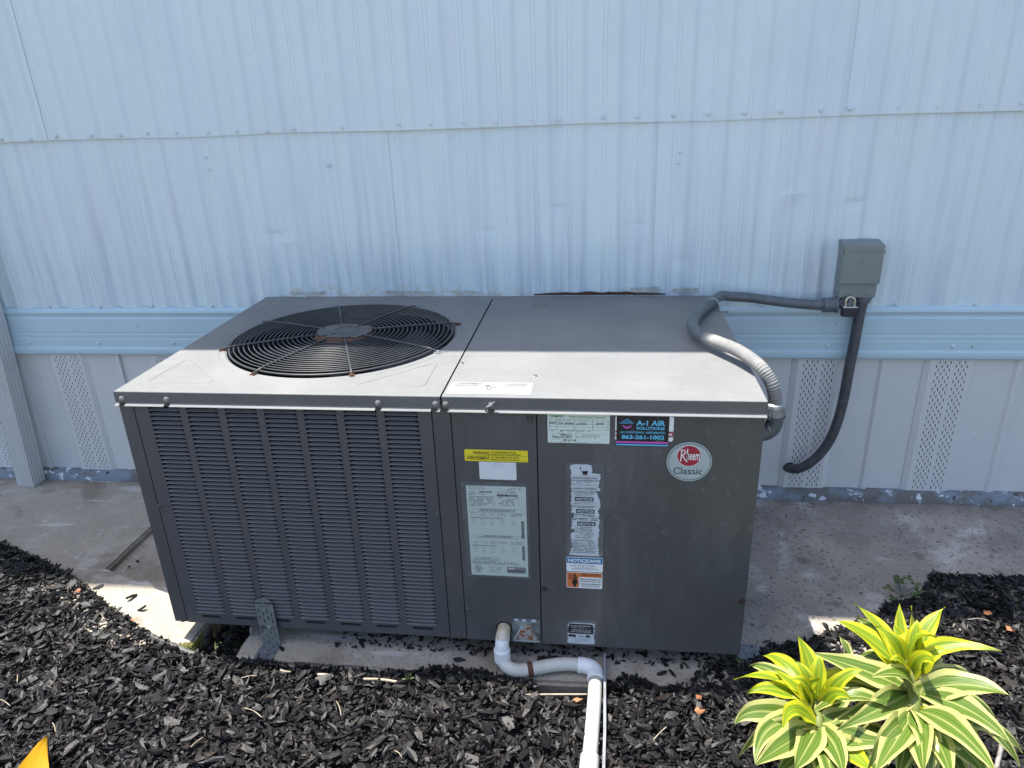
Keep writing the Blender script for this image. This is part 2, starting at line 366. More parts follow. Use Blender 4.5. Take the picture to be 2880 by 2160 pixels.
# ------------------------------------------------------------------ ground and slabs (setting)
H = .5467; D = .6714; YAW = .0084; ZS = -.043
g = mk('ground', [(-80, -80, -.13), (80, -80, -.13), (80, 80, -.13), (-80, 80, -.13)], [(0, 1, 2, 3)], m_grass); tag(g, kind='structure')
m_bounce = M('bounce_slab_concrete', (.48, .43, .37), .9, layers=[dict(s=1.2, c=(.36, .33, .30), lo=.4, hi=.65), dict(s=40, c=(.3, .28, .26), lo=.55, hi=.7)], bumps=[(80, .3, .004, S1)])
slab_bounce = mk('bounce_slab', *poly_slab([(-9, -1.75), (11, -1.75), (11, -8), (-9, -8)], -.128, -.055), m_bounce); tag(slab_bounce, kind='structure')  # unseen slab added behind the camera to bounce warm fill onto shaded faces
BX = [-3.2,-.695,-.65,-.474,-.378,-.318,-.22,-.163,-.074,-.022,.032,.08,.145,.203,.276,.357,.424,.551,.579,.692,.742,.797,.9,.939,.979,1.015,1.037,1.068,1.1,1.119,1.169,1.213,1.249,1.268,1.331,1.369,1.408,1.429,1.53,1.545,1.617,1.654,1.702,1.725,1.898,4.4]
BY = [.36,.30,.285,.21,.167,.134,.068,.048,-.004,-.028,-.048,-.060,-.059,-.062,-.07,-.068,-.074,-.064,-.05,-.052,-.068,-.078,-.077,-.064,-.035,-.049,-.067,-.06,-.05,-.02,.014,.004,.037,.068,.075,.092,.123,.129,.181,.207,.244,.274,.346,.338,.337,.32]
def yb(x): return np.interp(x, BX, BY)
NT = rng.random((64, 64))
def vn(x, y):
    x = np.asarray(x, float); y = np.asarray(y, float)
    i = np.floor(x).astype(int); j = np.floor(y).astype(int); u = x-i; v = y-j
    u = u*u*(3-2*u); v = v*v*(3-2*v); a = NT[i % 64, j % 64]; b = NT[(i+1) % 64, j % 64]; c = NT[i % 64, (j+1) % 64]; d = NT[(i+1) % 64, (j+1) % 64]
    return (a*(1-u)+b*u)*(1-v)+(c*(1-u)+d*u)*v-.5
def mz(x, y):
    d = np.clip(yb(x)-y, -.02, .3)
    z = np.where((x > .045) & (x < 1.165), -.050, -.0435)+.011*np.clip(d/.045, 0, 1)+.012*vn(x*9, y*9)+.008*vn(x*25+7, y*25)
    dip = np.exp(-((x-.86)/.075)**2)*np.exp(-((y+.085)/.025)**2)
    return z-.022*dip
def slab(name, P, z0, z1, mat, bev=.005):
    V, F = poly_slab(P, z0, z1)
    bm = bmesh.new(); vs = [bm.verts.new(v) for v in V]
    for f in F: bm.faces.new([vs[i] for i in f])
    bmesh.ops.recalc_face_normals(bm, faces=bm.faces[:])
    te = [e for e in bm.edges if all(v.co.z > z1-1e-4 for v in e.verts)]
    bmesh.ops.subdivide_edges(bm, edges=te, cuts=10, use_grid_fill=False)
    for v in bm.verts:
        if v.co.z > z1-1e-4:
            k = v.co*40; v.co.x += .004*noise.noise(k); v.co.y += .004*noise.noise(k+Vector((9, 2, 1)))
    te = [e for e in bm.edges if all(v.co.z > z1-1e-4 for v in e.verts)]
    bmesh.ops.bevel(bm, geom=te, offset=bev, segments=2, affect='EDGES')
    bm.verts.index_update()
    o = mk(name, [tuple(v.co) for v in bm.verts], [tuple(v.index for v in f.verts) for f in bm.faces], mat); bm.free()
    tag(o, kind='structure'); return o
slab('concrete_walk', [(-4.5,.70),(-.318,.70),(-.323,.221),(-.117,.145),(.041,.05),(.039,-.040),(-.10,-.055),(-.45,.11),(-.8,.22),(-4.5,.25)], -.125, ZS, m_conc)
slab('sunken_pad', [(-.33,.69),(1.166,.69),(1.166,.02),(.22,.09),(.0,.09),(-.33,.2)], -.124, -.060, m_conc)
slab('concrete_curb', [(.151,.10),(.151,-.062),(.4,-.060),(.75,-.066),(1.163,-.062),(1.163,.11)], -.122, ZS+.0005, m_conc, .007)
slab('concrete_apron', [(1.167,.71),(4.6,.74),(4.6,.2),(1.76,.19),(1.25,-.09),(1.167,-.09)], -.123, ZS, m_conc_r)

# mulch bed
xs = np.concatenate([np.arange(-3.2, -.9, .08), np.arange(-.9, 2.1, .02), np.arange(2.1, 4.41, .08)]); nv = 44
V, F = [], []
for i, x in enumerate(xs):
    y0 = yb(x)+.006
    for j in range(nv):
        t = (j/(nv-1))**1.6; y = y0-t*(y0+2.2); V.append((x, y, float(mz(x, y))-.012))
for i in range(len(xs)-1):
    for j in range(nv-1): a = i*nv+j; F.append((a, a+1, a+nv+1, a+nv))
tag(mk('mulch_bed', V, F, m_mulchbed, smooth=True), kind='structure')

# chips: irregular flakes
def chip_protos(n):
    out = []
    for _ in range(n):
        k = random.choice((5, 6, 6, 7)); a0 = random.random()*6; P = []
        asp = random.uniform(.2, .62) if _ % 4 else random.uniform(.06, .13)
        for q in range(6):
            a = a0+2*math.pi*(q+random.uniform(-.3, .3))/6; r = random.uniform(.6, 1.0)
            P.append((.5*r*math.cos(a), .5*asp*r*math.sin(a)))
        th = random.uniform(.06, .16); bend = random.uniform(-.35, .5); tw = random.uniform(-.4, .4)
        V = []
        for s in (1, -1):
            for x, y in P:
                sc_ = 1 if s > 0 else random.uniform(.8, 1.05)
                V.append((x*sc_, y*sc_, s*th/2*random.uniform(.6, 1.2)+bend*x*x+tw*x*y))
        V.append((random.uniform(-.1, .1), random.uniform(-.05, .05), th*random.uniform(.4, .8)))
        out.append(V)
    return np.array(out)
PR = chip_protos(60)
CF = [(12, i, (i+1) % 6) for i in range(6)]+[t for i in range(6) for t in ((i, 6+i, 6+(i+1) % 6), (i, 6+(i+1) % 6, (i+1) % 6))]
CF = np.array(CF)
def chips(pos, size, tilt, seed):
    r = np.random.default_rng(seed); n = len(pos)
    pv = PR[r.integers(0, len(PR), n)]*size[:, None, None]
    a = r.uniform(0, 2*np.pi, n); tx = r.normal(0, 1, n)*tilt; ty = r.normal(0, 1, n)*tilt
    ca, sa = np.cos(a), np.sin(a); cx, sx = np.cos(tx), np.sin(tx); cy, sy = np.cos(ty), np.sin(ty)
    x, y, z = pv[..., 0], pv[..., 1], pv[..., 2]
    x, z = x*cy[:, None]+z*sy[:, None], -x*sy[:, None]+z*cy[:, None]
    y, z = y*cx[:, None]-z*sx[:, None], y*sx[:, None]+z*cx[:, None]
    x, y = x*ca[:, None]-y*sa[:, None], x*sa[:, None]+y*ca[:, None]
    V = np.stack([x, y, z], -1)+pos[:, None, :]
    F = (CF[None]+13*np.arange(n)[:, None, None]).reshape(-1, 3)
    t = np.exp(r.normal(0, .38, n)); br = r.random(n)
    col = np.ones((n, 4)); col[:, :3] = t[:, None]
    w_ = br < .14; col[w_, 0] *= 1.45; col[w_, 1] *= 1.2; col[w_, 2] *= 1.05; w3 = (br > .5) & (br < .53); col[w3, 0] *= 2.6; col[w3, 1] *= 2.1; col[w3, 2] *= 1.7
    w2 = br > .97; col[w2, :3] *= 1.7
    return V.reshape(-1, 3), F, np.repeat(col, 13, 0)
def fastmesh(name, V, F, col, mat):
    me = bpy.data.meshes.new(name); nf = len(F)
    me.vertices.add(len(V)); me.vertices.foreach_set('co', V.astype(np.float32).ravel())
    me.loops.add(nf*3); me.loops.foreach_set('vertex_index', F.astype(np.int32).ravel())
    me.polygons.add(nf); me.polygons.foreach_set('loop_start', np.arange(nf, dtype=np.int32)*3)
    me.update(calc_edges=True); me.shade_flat()
    ca = me.color_attributes.new('tint', 'FLOAT_COLOR', 'POINT'); ca.data.foreach_set('color', col.astype(np.float32).ravel())
    me.materials.append(mat); o = bpy.data.objects.new(name, me); C.objects.link(o); return o
def scatter(n, x0, x1, y0, y1, mean, jit=.012):
    x = rng.uniform(x0, x1, n); y = rng.uniform(y0, y1, n)
    k = y < yb(x)+jit*rng.normal(0, .5, n); x, y = x[k], y[k]
    s = np.clip(np.exp(rng.normal(math.log(mean), .52, len(x))), .006, .046)
    z = mz(x, y)+rng.uniform(-.006, .007, len(x))+.1*s
    return np.stack([x, y, z], -1), s
p1, s1 = scatter(56000, -.95, 2.15, -.62, .36, .0175)
p2, s2 = scatter(44000, -2.6, 3.8, -1.7, .36, .026)
k = ~((p2[:, 0] > -.93) & (p2[:, 0] < 2.13) & (p2[:, 1] > -.6)); p2, s2 = p2[k], s2[k]
# crumbs fallen into the gap between the two concrete pieces and under the cabinet front
n = 260; p3 = np.stack([rng.uniform(.048, .15, n), rng.uniform(-.06, .09, n), rng.uniform(-.082, -.058, n)], -1); s3 = rng.uniform(.008, .03, n)
n = 620; xx = rng.uniform(.36, 1.16, n); yy = rng.uniform(.0, .085, n)-.012*np.sin(xx*21)**2*rng.random(n); p4 = np.stack([xx, yy, np.full(n, ZS+.004)], -1); s4 = rng.uniform(.006, .02, n)
# shaggy rim along the mulch edge
n = 2600; xx = rng.uniform(-.75, 1.95, n); yy = yb(xx)-np.abs(rng.normal(0, .012, n))+.004; p5 = np.stack([xx, yy, np.maximum(mz(xx, yy), ZS-.004)+rng.uniform(.000, .012, n)], -1); s5 = rng.uniform(.01, .028, n)
k = ~((np.abs(xx-.855) < .055)); p5, s5 = p5[k], s5[k]
P_ = np.concatenate([p1, p2, p3, p4, p5]); S_ = np.concatenate([s1, s2, s3, s4, s5]); T_ = np.concatenate([np.full(len(p1), .38), np.full(len(p2), .35), np.full(len(p3), .6), np.full(len(p4), .25), np.full(len(p5), .65)])
o = fastmesh('mulch', *chips(P_, S_, T_, 3), m_chip)
tag(o, 'black dyed wood chip mulch covering the bed in front', 'mulch', kind='stuff')
# loose single chips lying on the concrete
for i, (x, y, s, lab) in enumerate([
    (-.29,.252,.022,'black chip on the sunken pad nearest the slab joint, lower of a pair'),
    (-.281,.275,.026,'thin black chip on the sunken pad, upper of a pair'),
    (-.296,.147,.034,'cupped black chip at the top of the sunlit concrete strip'),
    (-.188,.113,.036,'black chip with a stalk on the sunlit concrete strip'),
    (-.135,.075,.038,'broad black chip leaning at the mulch edge on the sunlit strip'),
    (.248,-.022,.022,'black chip touching the foot of the perforated strap bracket'),
    (.635,-.022,.040,'large black chip lying on the curb beneath the louvred panel'),
    (1.27,.085,.024,'small upright black chip on the apron above the right bracket'),
    (1.317,.086,.030,'flat black chip on the apron right of the small bracket'),
    (1.068,-.022,.032,'narrow black chip on the curb, right one of two under the cabinet'),
    (1.046,-.026,.034,'triangular black chip on the curb, left one of two under the cabinet'),
    (1.405,.145,.032,'black chip in the small sunlit patch of the apron')]):
    zb = ZS if x > -.2 or y < .2 else -.060
    V_, F_, c_ = chips(np.array([[0, 0, 0]]), np.array([s]), np.array([.3]), 50+i)
    o = fastmesh('mulch_chip', V_, F_, c_, m_chip); o.location = (x, y, zb-float(V_[:, 2].min())-.0005); tag(o, lab, 'mulch chip', 'loose chips on the concrete')

# ------------------------------------------------------------------ mobile home
home = root('mobile_home', (0, D, 0), 'pale blue mobile home with ribbed metal siding', 'building', rz=YAW, local=True)
PIT = .0836
def ribprof(x0, x1):
    xs = {x0, x1}; k = math.floor((x0-.302)/PIT)-1
    while .302+k*PIT < x1+PIT:
        c = .302+k*PIT
        for d in (-.0235, -.019, -.0147, -.0105, -.006, .006, .0105, .0147, .019, .0235, .0252, .0265, .0278, .0347, .036, .0373, .046, .055): xs.add(c+d)
        k += 1
    xs = sorted(x for x in xs if x0 <= x <= x1); out = []
    for x in xs:
        u = (x-.302+.5*PIT) % PIT-.5*PIT
        a = abs(u); d = .0075 if a <= .006 else (.0075*(.5+.5*math.cos(math.pi*(a-.006)/.0175)) if a < .0235 else 0)
        for c in (.0265, .036):
            if abs(u-c) < .0008: d = -.0011
        out.append((x, d))
    return out
def sheet(x0, x1, z0, z1, yo, wav):
    pr = ribprof(x0, x1); nz_ = max(6, int((z1-z0)/(.011 if z1 < 1.5 else .03))); V, F = [], []
    for j in range(nz_+1):
        t = j/nz_; z = z0+(z1-z0)*t
        for x, d in pr:
            w_ = .0030*noise.noise(Vector((x*3.1, z*2.2, 1.7)))+.0014*noise.noise(Vector((x*14, z*9, 4)))
            for dx, dz, da, rx, rz_ in DENTS:
                zt = z-(x-dx)*(.35 if dx > 1.2 else -.25); q = ((x-dx)/rx)**2+((zt-dz)/(rz_*1.7))**2
                if q < 6: w_ += .75*da*math.exp(-q)*(1 if z < dz else .45)
            zz = z+(wav*(.0010*math.sin(x*9)+.0016*noise.noise(Vector((x*4, 0, 0)))) if j == 0 else 0)
            V.append((x, yo+d*(.85+.3*noise.noise(Vector((x*2, z*3, 8))))+w_, zz))
    n = len(pr)
    for j in range(nz_):
        for i in range(n-1): a = j*n+i; F.append((a, a+1, a+n+1, a+n))
    return V, F
DENTS = [(.62,.725,.004,.03,.012),(.80,.775,.004,.028,.010),(1.0,.735,.0035,.03,.012),(1.38,.80,-.004,.04,.010),(1.52,.775,.0035,.04,.012),(.05,.72,.005,.03,.014),(.08,.70,-.003,.02,.01),(1.12,.64,.003,.03,.015),(.40,.66,-.002,.03,.05)]
for a, b in [(.80+.668*k, .80+.668*(k+1)) for k in range(-8, 8)]:
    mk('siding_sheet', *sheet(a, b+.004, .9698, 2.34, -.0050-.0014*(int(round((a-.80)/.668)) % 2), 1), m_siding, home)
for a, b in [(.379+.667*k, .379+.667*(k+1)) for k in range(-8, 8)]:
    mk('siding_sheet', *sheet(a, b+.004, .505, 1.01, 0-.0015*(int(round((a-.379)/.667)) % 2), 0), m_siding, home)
TP = [(.004,.517),(-.005,.5145),(-.0095,.509),(-.0105,.503),(-.008,.497),(-.0068,.493),(-.0068,.489),(-.0085,.485),(-.0088,.447),(-.0083,.444),(-.0083,.441),(-.009,.438),(-.009,.431),(-.0087,.428),(-.0096,.424),(-.0100,.402),(-.0128,.396),(-.0134,.389),(-.0128,.381),(-.010,.377),(.004,.3765)]
V, F = [], []; xsn = np.linspace(-4.5, 6.1, 120)
for i, x in enumerate(xsn):
    for y, z in TP: V.append((x, y+.0008*noise.noise(Vector((x*2, z*6, 0))), z+.0012*noise.noise(Vector((x*1.3, 3, 0)))))
n = len(TP)
for i in range(len(xsn)-1):
    for j in range(n-1): a = i*n+j; F.append((a, a+1, a+n+1, a+n))
trim = mk('belt_trim', V, F, m_trim, home)
# painted screw heads
sv, sf = lathe([(.0052, 0), (.0052, .0012), (.0042, .002), (.0030, .0022), (.0030, .0042), (.0012, .0048)], (0, 0, 0), (0, -1, 0), 10)
scr = bpy.data.meshes.new('siding_screw'); scr.from_pydata([tuple(v) for v in sv], [], sf); scr.materials.append(m_siding)
for x, z in [(-.658,.978),(-.575,.975),(-.502,.98),(-.403,.979),(-.322,.979),(-.246,.981),(-.165,.98),(-.081,.979),(-.004,.98),(.075,.977),(.143,.98),(.272,.981),(.416,.984),(.497,.981),(.578,.983),(.657,.98),(.745,.982),(.808,.981),(.916,.984),(.996,.983),(1.079,.984),(1.158,.984),(1.241,.983),(1.323,.984),(1.412,.984),(1.476,.985),(1.581,.984),(1.664,.982),(1.752,.986),(1.84,.984),(-.74,.978),(-.82,.979),(1.92,.984),(2.0,.984)]:
    inst('screw', scr, (x, -.0058, z), home)
for x, z in [(-.102,.918),(-.098,.888),(.222,.89),(1.10,.90),(1.095,.875)]: inst('screw', scr, (x, -.001, z), home)
for x in (-.661, -.503, -.346, -.164, 1.322, 1.65, 1.835, 2.0, -.82): inst('screw', scr, (x, -.001, .521), home)
for x in (-.53, 1.496, -.30, 1.80, -.75): inst('screw', scr, (x, -.010, .4135), trim)
mk('eave_soffit', *box(-4.5, 6.1, -.215, .02, 2.335, 2.36), m_fascia, home)
YE = .25+(2.40-H)*.072/.59-D          # eave edge that throws the shadow line across the lid
mk('eave_fascia', *box(-4.6, 6.2, YE, YE+.02, 2.30, 2.40), m_fascia, home)
mk('roof', *join(box(-4.6, 6.2, YE+.001, 4.6, 2.401, 2.43)), m_roof, home)
mk('end_wall', *box(-4.5, -4.47, .02, 4.4, -.03, 2.335), m_siding, home)
mk('end_wall', *box(6.07, 6.1, .02, 4.4, -.03, 2.335), m_siding, home)
mk('rear_wall', *box(-4.5, 6.1, 4.38, 4.41, -.03, 2.335), m_siding, home)
# rusty flashing gap right behind the cabinet lid
V, F = [], []
for i in range(41):
    x = .74+.0085*i; h = .0015+.0075*max(0, math.sin(math.pi*i/40))**.8*(.7+.5*noise.noise(Vector((x*30, 0, 3)))); V += [(x, -.0072, .5495), (x, -.0072-.002*random.random(), .5515+h)]
mk('rusty_flashing', V, [(2*i, 2*i+2, 2*i+3, 2*i+1) for i in range(40)], m_rust, home)
m_caulk = M('old_caulk', (.45, .46, .42), .8, layers=[dict(s=60, c=(.3, .31, .31), lo=.45, hi=.6)])
for a, b, h in ((.07, .17, .565), (.33, .46, .567), (.52, .60, .566), (.99, 1.06, .572), (1.10, 1.16, .570)):
    pts = [(a, .556), (b, .556)]+[(b-(b-a)*k/6, h-.006*random.random()*1.4) for k in range(7)]
    mk('peeling_caulk', *prism(pts, -.0085, .0006), m_caulk, home)

# ------------------------------------------------------------------ skirting
skirt = root('skirting', (0, D, 0), 'off white vinyl skirting with vented panels below the blue trim', 'skirting', rz=YAW, local=True)
SK0, SK1 = -.014, .384
PROF = [(-.026, .000), (-.012, -.0075), (.088, -.0075), (.102, .000), (.190, .000), (.197, -.0055), (.2085, -.0060), (.2095, .002), (.212, .002), (.299, .001)]
def skirt_panel(u0, per):
    V, F = [], []; k = per/.325
    for x, y in PROF:
        V += [(u0+x*k, .006+y, SK0), (u0+x*k, .006+y, SK1)]
    for i in range(len(PROF)-1):
        if i == 1: continue                         # the vented plateau is a sheet of its own
        F.append((2*i, 2*i+2, 2*i+3, 2*i+1))
    p = mk('skirting_panel', V, F, m_skirt, skirt)
    a, b = u0-.012*k, u0+.088*k; hs = []
    for gx, nc in ((0.0, 6), (.047, 5)):
        for c in range(nc):
            x = u0+gx*k+.0025+c*.0066; z = SK0+.008+(.0105 if c % 2 else 0)
            while z < SK1-.01: hs.append((x, x+.0022, z, z+.0085)); z += .021
    mk('vent_strip', *perforated(a, b, SK0, SK1, hs, .006-.0075, .0012), m_skirt, p)
for kx in range(-12, 3): skirt_panel(-.694+.322*kx, .322)
for kx in range(-1, 14): skirt_panel(1.444+.328*kx, .328)
mk('filler_panel', *box(.19, 1.09, .004, .008, SK0, SK1), m_skirt, skirt)
mk('backing', *box(-4.5, 6.1, .018, .02, -.03, .40), m_void, skirt)
V, F = [], []; xsn = np.arange(-4.5, 6.1, .02)
for x in xsn:
    q = noise.noise(Vector((x*22, 0, 0))); q2 = noise.noise(Vector((x*35, 4, 0)))
    for y, z in ((.012, -.012), (-.006, -.0115+.0016*q2), (-.017+.004*q, -.0165+.003*q2), (-.021+.005*q2, -.043), (-.021, -.06)): V.append((x, y, z))
for i in range(len(xsn)-1):
    for j in range(4): a = i*5+j; F.append((a, a+1, a+6, a+5))
mk('bottom_ledge', V, F, m_ledge, skirt, smooth=True)

# ------------------------------------------------------------------ the packaged air conditioner
ac = root('air_conditioner', (.6, .335, 0), 'grey packaged air conditioner cabinet with louvred panel and round fan grille on top', 'air conditioner')
YF = 0.0
mk('core', *box(.012, 1.188, .012, .655, .004, H-.01), m_void, ac) if False else None
# inner liner built as walls so that the fan well stays open
mk('inner_liner', *join(box(.006, 1.194, .0105, .0125, .003, H-.006), box(.004, .006, .008, .66, .003, H-.006), box(1.194, 1.196, .008, .66, .003, H-.006), box(.004, 1.196, .66, .662, .003, H-.006), box(.63, .633, .01, .66, .003, H-.006)), m_void, ac)
mk('base_pan', *box(.004, 1.196, .006, .664, -.004, .002), m_void, ac)
for y in (.09, .52): mk('base_rail', *box(.06, 1.14, y, y+.05, -.0605 if y > .2 else -.0425, -.004), m_void, ac)
mk('corner_post', *box(0, .0282, YF, .006, -.001, H-.018, .0008), m_body, ac)
mk('side_panel', *box(0, .003, .0065, D-.006, -.001, H-.018, .0006), m_body, ac)
mk('side_panel', *box(1.197, 1.2, .0065, D-.006, -.003, H-.018, .0006), m_body, ac)
mk('rear_panel', *box(.004, 1.196, D-.008, D-.005, -.001, H-.018), m_body, ac)
mk('divider_post', *box(.6148, .6482, YF, .006, -.003, H-.018, .0008), m_body, ac)
# service panel with its drain hole and small vents
hs = [(.788+c*.0027, .7892+c*.0027, z, z+.0055) for c in range(5) for z in ((.5035, .5115, .5195) if c % 2 == 0 else (.4985, .5065, .5145))]
svc = mk('service_panel', *perforated(.6500, .8042, -.0035, H-.018, hs, YF, .005), m_body, ac)
rp = mk('electrical_panel', *box(.8062, 1.2, YF, .006, -.0045, H-.018, .0008), m_body, ac)
# louvred panel
slots = [(.066+.0783*k, .109+.0783*k, .0135, .0195) for k in range(7)]
cols_ = [(.0905+.0776*k-.0655/2+.0012, .0905+.0776*k+.0655/2-.0012, .0285, .5155) for k in range(7)]
lp = mk('louvred_panel', *perforated(.0300, .6130, -.002, H-.018, slots+cols_, YF+.0005, .005), m_bodydark, ac)
PITL = .0094; LW = .0655
def louver_mesh():
    V, F = [], []; nx = 13
    prof = [(.0032, .0037), (.0018, .0029), (-.0002, .0017), (-.0021, .0006), (-.0031, .0000), (-.0012, -.0012)]   # depth inwards, height above the lip
    for i in range(nx):
        s = -1+2*i/(nx-1); s = math.copysign(1-(1-abs(s))**1.6, s); x = s*LW/2
        e = max(0.0, 1-abs(s)**10)
        for d, h in prof: V.append((x, d*(e if d > 0 else max(e, .25)), h*(e if h > .001 else 1)))
    m = 6
    for i in range(nx-1):
        for j in range(m-1): a = i*m+j; F.append((a, a+1, a+m+1, a+m))
    return V, F
LV, LF = louver_mesh()
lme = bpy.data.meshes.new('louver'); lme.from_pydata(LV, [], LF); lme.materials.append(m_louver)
lme.polygons.foreach_set('use_smooth', [True]*len(lme.polygons))
rest = []
for r_ in range(52):
    z = .5165-PITL*(r_+1)
    for k in range(7):
        x = .0905+.0776*k
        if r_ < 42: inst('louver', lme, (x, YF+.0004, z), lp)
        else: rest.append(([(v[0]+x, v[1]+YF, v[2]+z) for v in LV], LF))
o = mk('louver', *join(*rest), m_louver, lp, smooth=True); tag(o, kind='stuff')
# screws
def screw_mesh(name, mat):
    v, f = join(lathe([(.0058, 0), (.0058, .0008), (.0040, .0012)], (0, 0, 0), (0, -1, 0), 14), lathe([(.0040, .0012), (.0038, .0036), (.0026, .0042)], (0, 0, 0), (0, -1, 0), 6))
    me = bpy.data.meshes.new(name); me.from_pydata([tuple(q) for q in v], [], f); me.materials.append(mat); return me
sm = screw_mesh('screw', m_screw); smr = screw_mesh('screw_rusty', m_rustscrew); smb = screw_mesh('screw_painted', m_body)
for x, z, me_, p in [(.034,.294,smb,lp),(.608,.297,smb,lp),(.424,.005,smb,lp)]: inst('screw', me_, (x, YF, z), p)
for x, z, me_ in [(.018,.004,smb),(.632,.006,smb),(.656,.075,smb),(.798,.077,smb),(.813,.134,smr),(1.193,.128,smr)]: inst('screw', me_, (x, YF, z), ac)
# lids
FCX, FCY, FR = .339, .331, .252
LX = .6325; Y0, Y1 = -.0035, D
def lid_with_hole():
    angs = sorted(set([2*math.pi*k/120 for k in range(120)]+[math.atan2(y-FCY, x-FCX) % (2*math.pi) for x in (0, LX) for y in (Y0, Y1)]))
    V, F = [], []; n = len(angs)
    for a in angs:
        c, s = math.cos(a), math.sin(a)
        tx = ((LX if c > 0 else 0)-FCX)/c if abs(c) > 1e-9 else 9e9; ty = ((Y1 if s > 0 else Y0)-FCY)/s if abs(s) > 1e-9 else 9e9
        t = min(tx, ty)
        V += [(FCX+(FR-.003)*c, FCY+(FR-.003)*s, H-.022), (FCX+FR*c, FCY+FR*s, H-.002), (FCX+(FR+.004)*c, FCY+(FR+.004)*s, H), (FCX+t*c, FCY+t*s, H)]
    for i in range(n):
        j = (i+1) % n
        for k in range(3): F.append((4*i+k, 4*i+k+1, 4*j+k+1, 4*j+k))
    return V, F
def rim(x0, x1, left, right, notches):
    """front flange with flared drip lip, side flanges"""
    parts = []; sides = []; f = .0225
    P = [(Y0, H), (Y0-.0008, H-.001), (Y0-.0008, H-f)]
    V = [(x, y, z) for x in (x0, x1) for y, z in P]; sides.append((V, [(0, 1, 4, 3), (1, 2, 5, 4)]))
    sides.append(([(x, y, z) for x in (x0, x1) for y, z in ((Y0-.0008, H-f), (YF-.0002, H-f-.006))], [(0, 1, 3, 2)]))
    xs_ = [x0]+[q for nx_ in sorted(notches) for q in (nx_-.0055, nx_+.0055)]+[x1]
    for a, b in zip(xs_[::2], xs_[1::2]):
        if b-a < .002: continue
        L_ = [(Y0-.0008, H-f), (Y0-.0075, H-f-.0035), (Y0-.0082, H-f-.0045), (Y0-.0072, H-f-.0048), (Y0-.0005, H-f-.002)]
        V = [(x, y, z) for x in (a, b) for y, z in L_]; parts.append((V, [(i, i+1, i+6, i+5) for i in range(4)]+[(0, 1, 2, 3, 4), (5, 6, 7, 8, 9)]))
    for on, x, s in ((left, x0, -1), (right, x1, 1)):
        if on:
            sides.append(([(x, Y0, H), (x+s*.0008, Y0-.0008, H-.001), (x+s*.0008, Y0-.0008, H-f), (x, Y1, H), (x+s*.0008, Y1, H-.001), (x+s*.0008, Y1, H-f), (x+s*.006, Y0-.005, H-f-.004), (x+s*.006, Y1, H-f-.004)], [(0, 1, 4, 3), (1, 2, 5, 4), (2, 6, 7, 5)]))
    return join(*parts), join(*sides)
rimL = rim(0, LX, True, False, (.014, .105, .517, .621))
lidL = mk('fan_lid', *join(lid_with_hole(), rimL[0]), m_lid, ac); mk('flange', *rimL[1], m_flange, lidL)
RX = .6358; rimR = rim(RX, 1.2, False, True, (.641, .725))
lidR = mk('plain_lid', *join(([(RX, Y0, H), (1.2, Y0, H), (1.2, Y1, H), (RX, Y1, H)], [(0, 1, 2, 3)]), rimR[0], ([(RX, Y0, H), (RX, Y1, H), (RX, Y1, H-.02), (RX, Y0, H-.02)], [(0, 1, 2, 3)])), m_lid, ac)
mk('flange', *rimR[1], m_flange, lidR)
mk('lid_gap', *box(LX-.004, RX+.004, .004, D-.004, H-.016, H-.012), m_void, ac)
for x, p in ((.014, lidL), (.105, lidL), (.517, lidL), (.6235, lidL), (.6425, lidR), (.725, lidR)): inst('screw', sm, (x, Y0-.0008, .5325), p)
mk('screw_tab', *tube(spline([(.714, Y0-.004, .522), (.718, Y0-.006, .530), (.725, Y0-.0065, .533), (.733, Y0-.006, .541)], .001), .0016, 6), m_screw, lidR)
# screws and clip on top of the lids
smt = [((.6415, .60), lidR), ((.6415, .165), lidR), ((.118, .655), lidL), ((.795, .10), lidR)]
tv, tf = lathe([(.0045, 0), (.0045, .0008), (.0032, .0012), (.0030, .0034)], (0, 0, 0), (0, 0, 1), 8)
tme = bpy.data.meshes.new('top_screw'); tme.from_pydata([tuple(q) for q in tv], [], tf); tme.materials.append(m_screw)
for (x, y), p in smt: inst('screw', tme, (x, y, H), p)
mk('raised_bead', *ring(FCX, FCY, H-.0025, .2695, .0036, 120, 10), m_lid, lidL, smooth=True)
def bead(P, r=.012):
    P = [Vector((*p, 0)) for p in P]; Q = []
    for i in range(3):
        a, b, c = P[i-1], P[i], P[(i+1) % 3]; u = (a-b).normalized(); v = (c-b).normalized()
        for t in np.linspace(0, 1, 6): Q.append(b+(u*(1-t)**2+v*t**2)*r*1.6)
    Q = [(q.x, q.y, H-.0021) for q in Q]; Q.append(Q[0])
    return tube(Q, .0033, 10, False)
for P in ([(.036,.040),(.178,.046),(.048,.178)], [(.455,.038),(.592,.040),(.590,.172)], [(.040,.495),(.038,.622),(.185,.628)], [(.594,.625),(.590,.475),(.46,.600)]):
    mk('embossed_bead', *bead(P), m_lid, lidL, smooth=True)
mk('lid_stain', *prism([(.765+.022*math.cos(a)*(1+.3*math.sin(3*a)), .59+.016*math.sin(a)*(1+.2*math.cos(5*a))) for a in np.linspace(0, 6.2, 24)], 0, .0003), M('tar_stain', (.17, .16, .13), .7), None) if False else None
V = [(.765+.020*math.cos(a)*(1+.25*math.sin(3*a)), .585+.020*math.sin(a)*(1+.2*math.cos(5*a)), H+.0003) for a in np.linspace(0, 6.02, 24)]
mk('stain_patch', V, [tuple(range(24))], M('grime_stain', (.155, .15, .132), .8, layers=[dict(s=60, c=(.18, .183, .18), lo=.45, hi=.6)]), lidR)
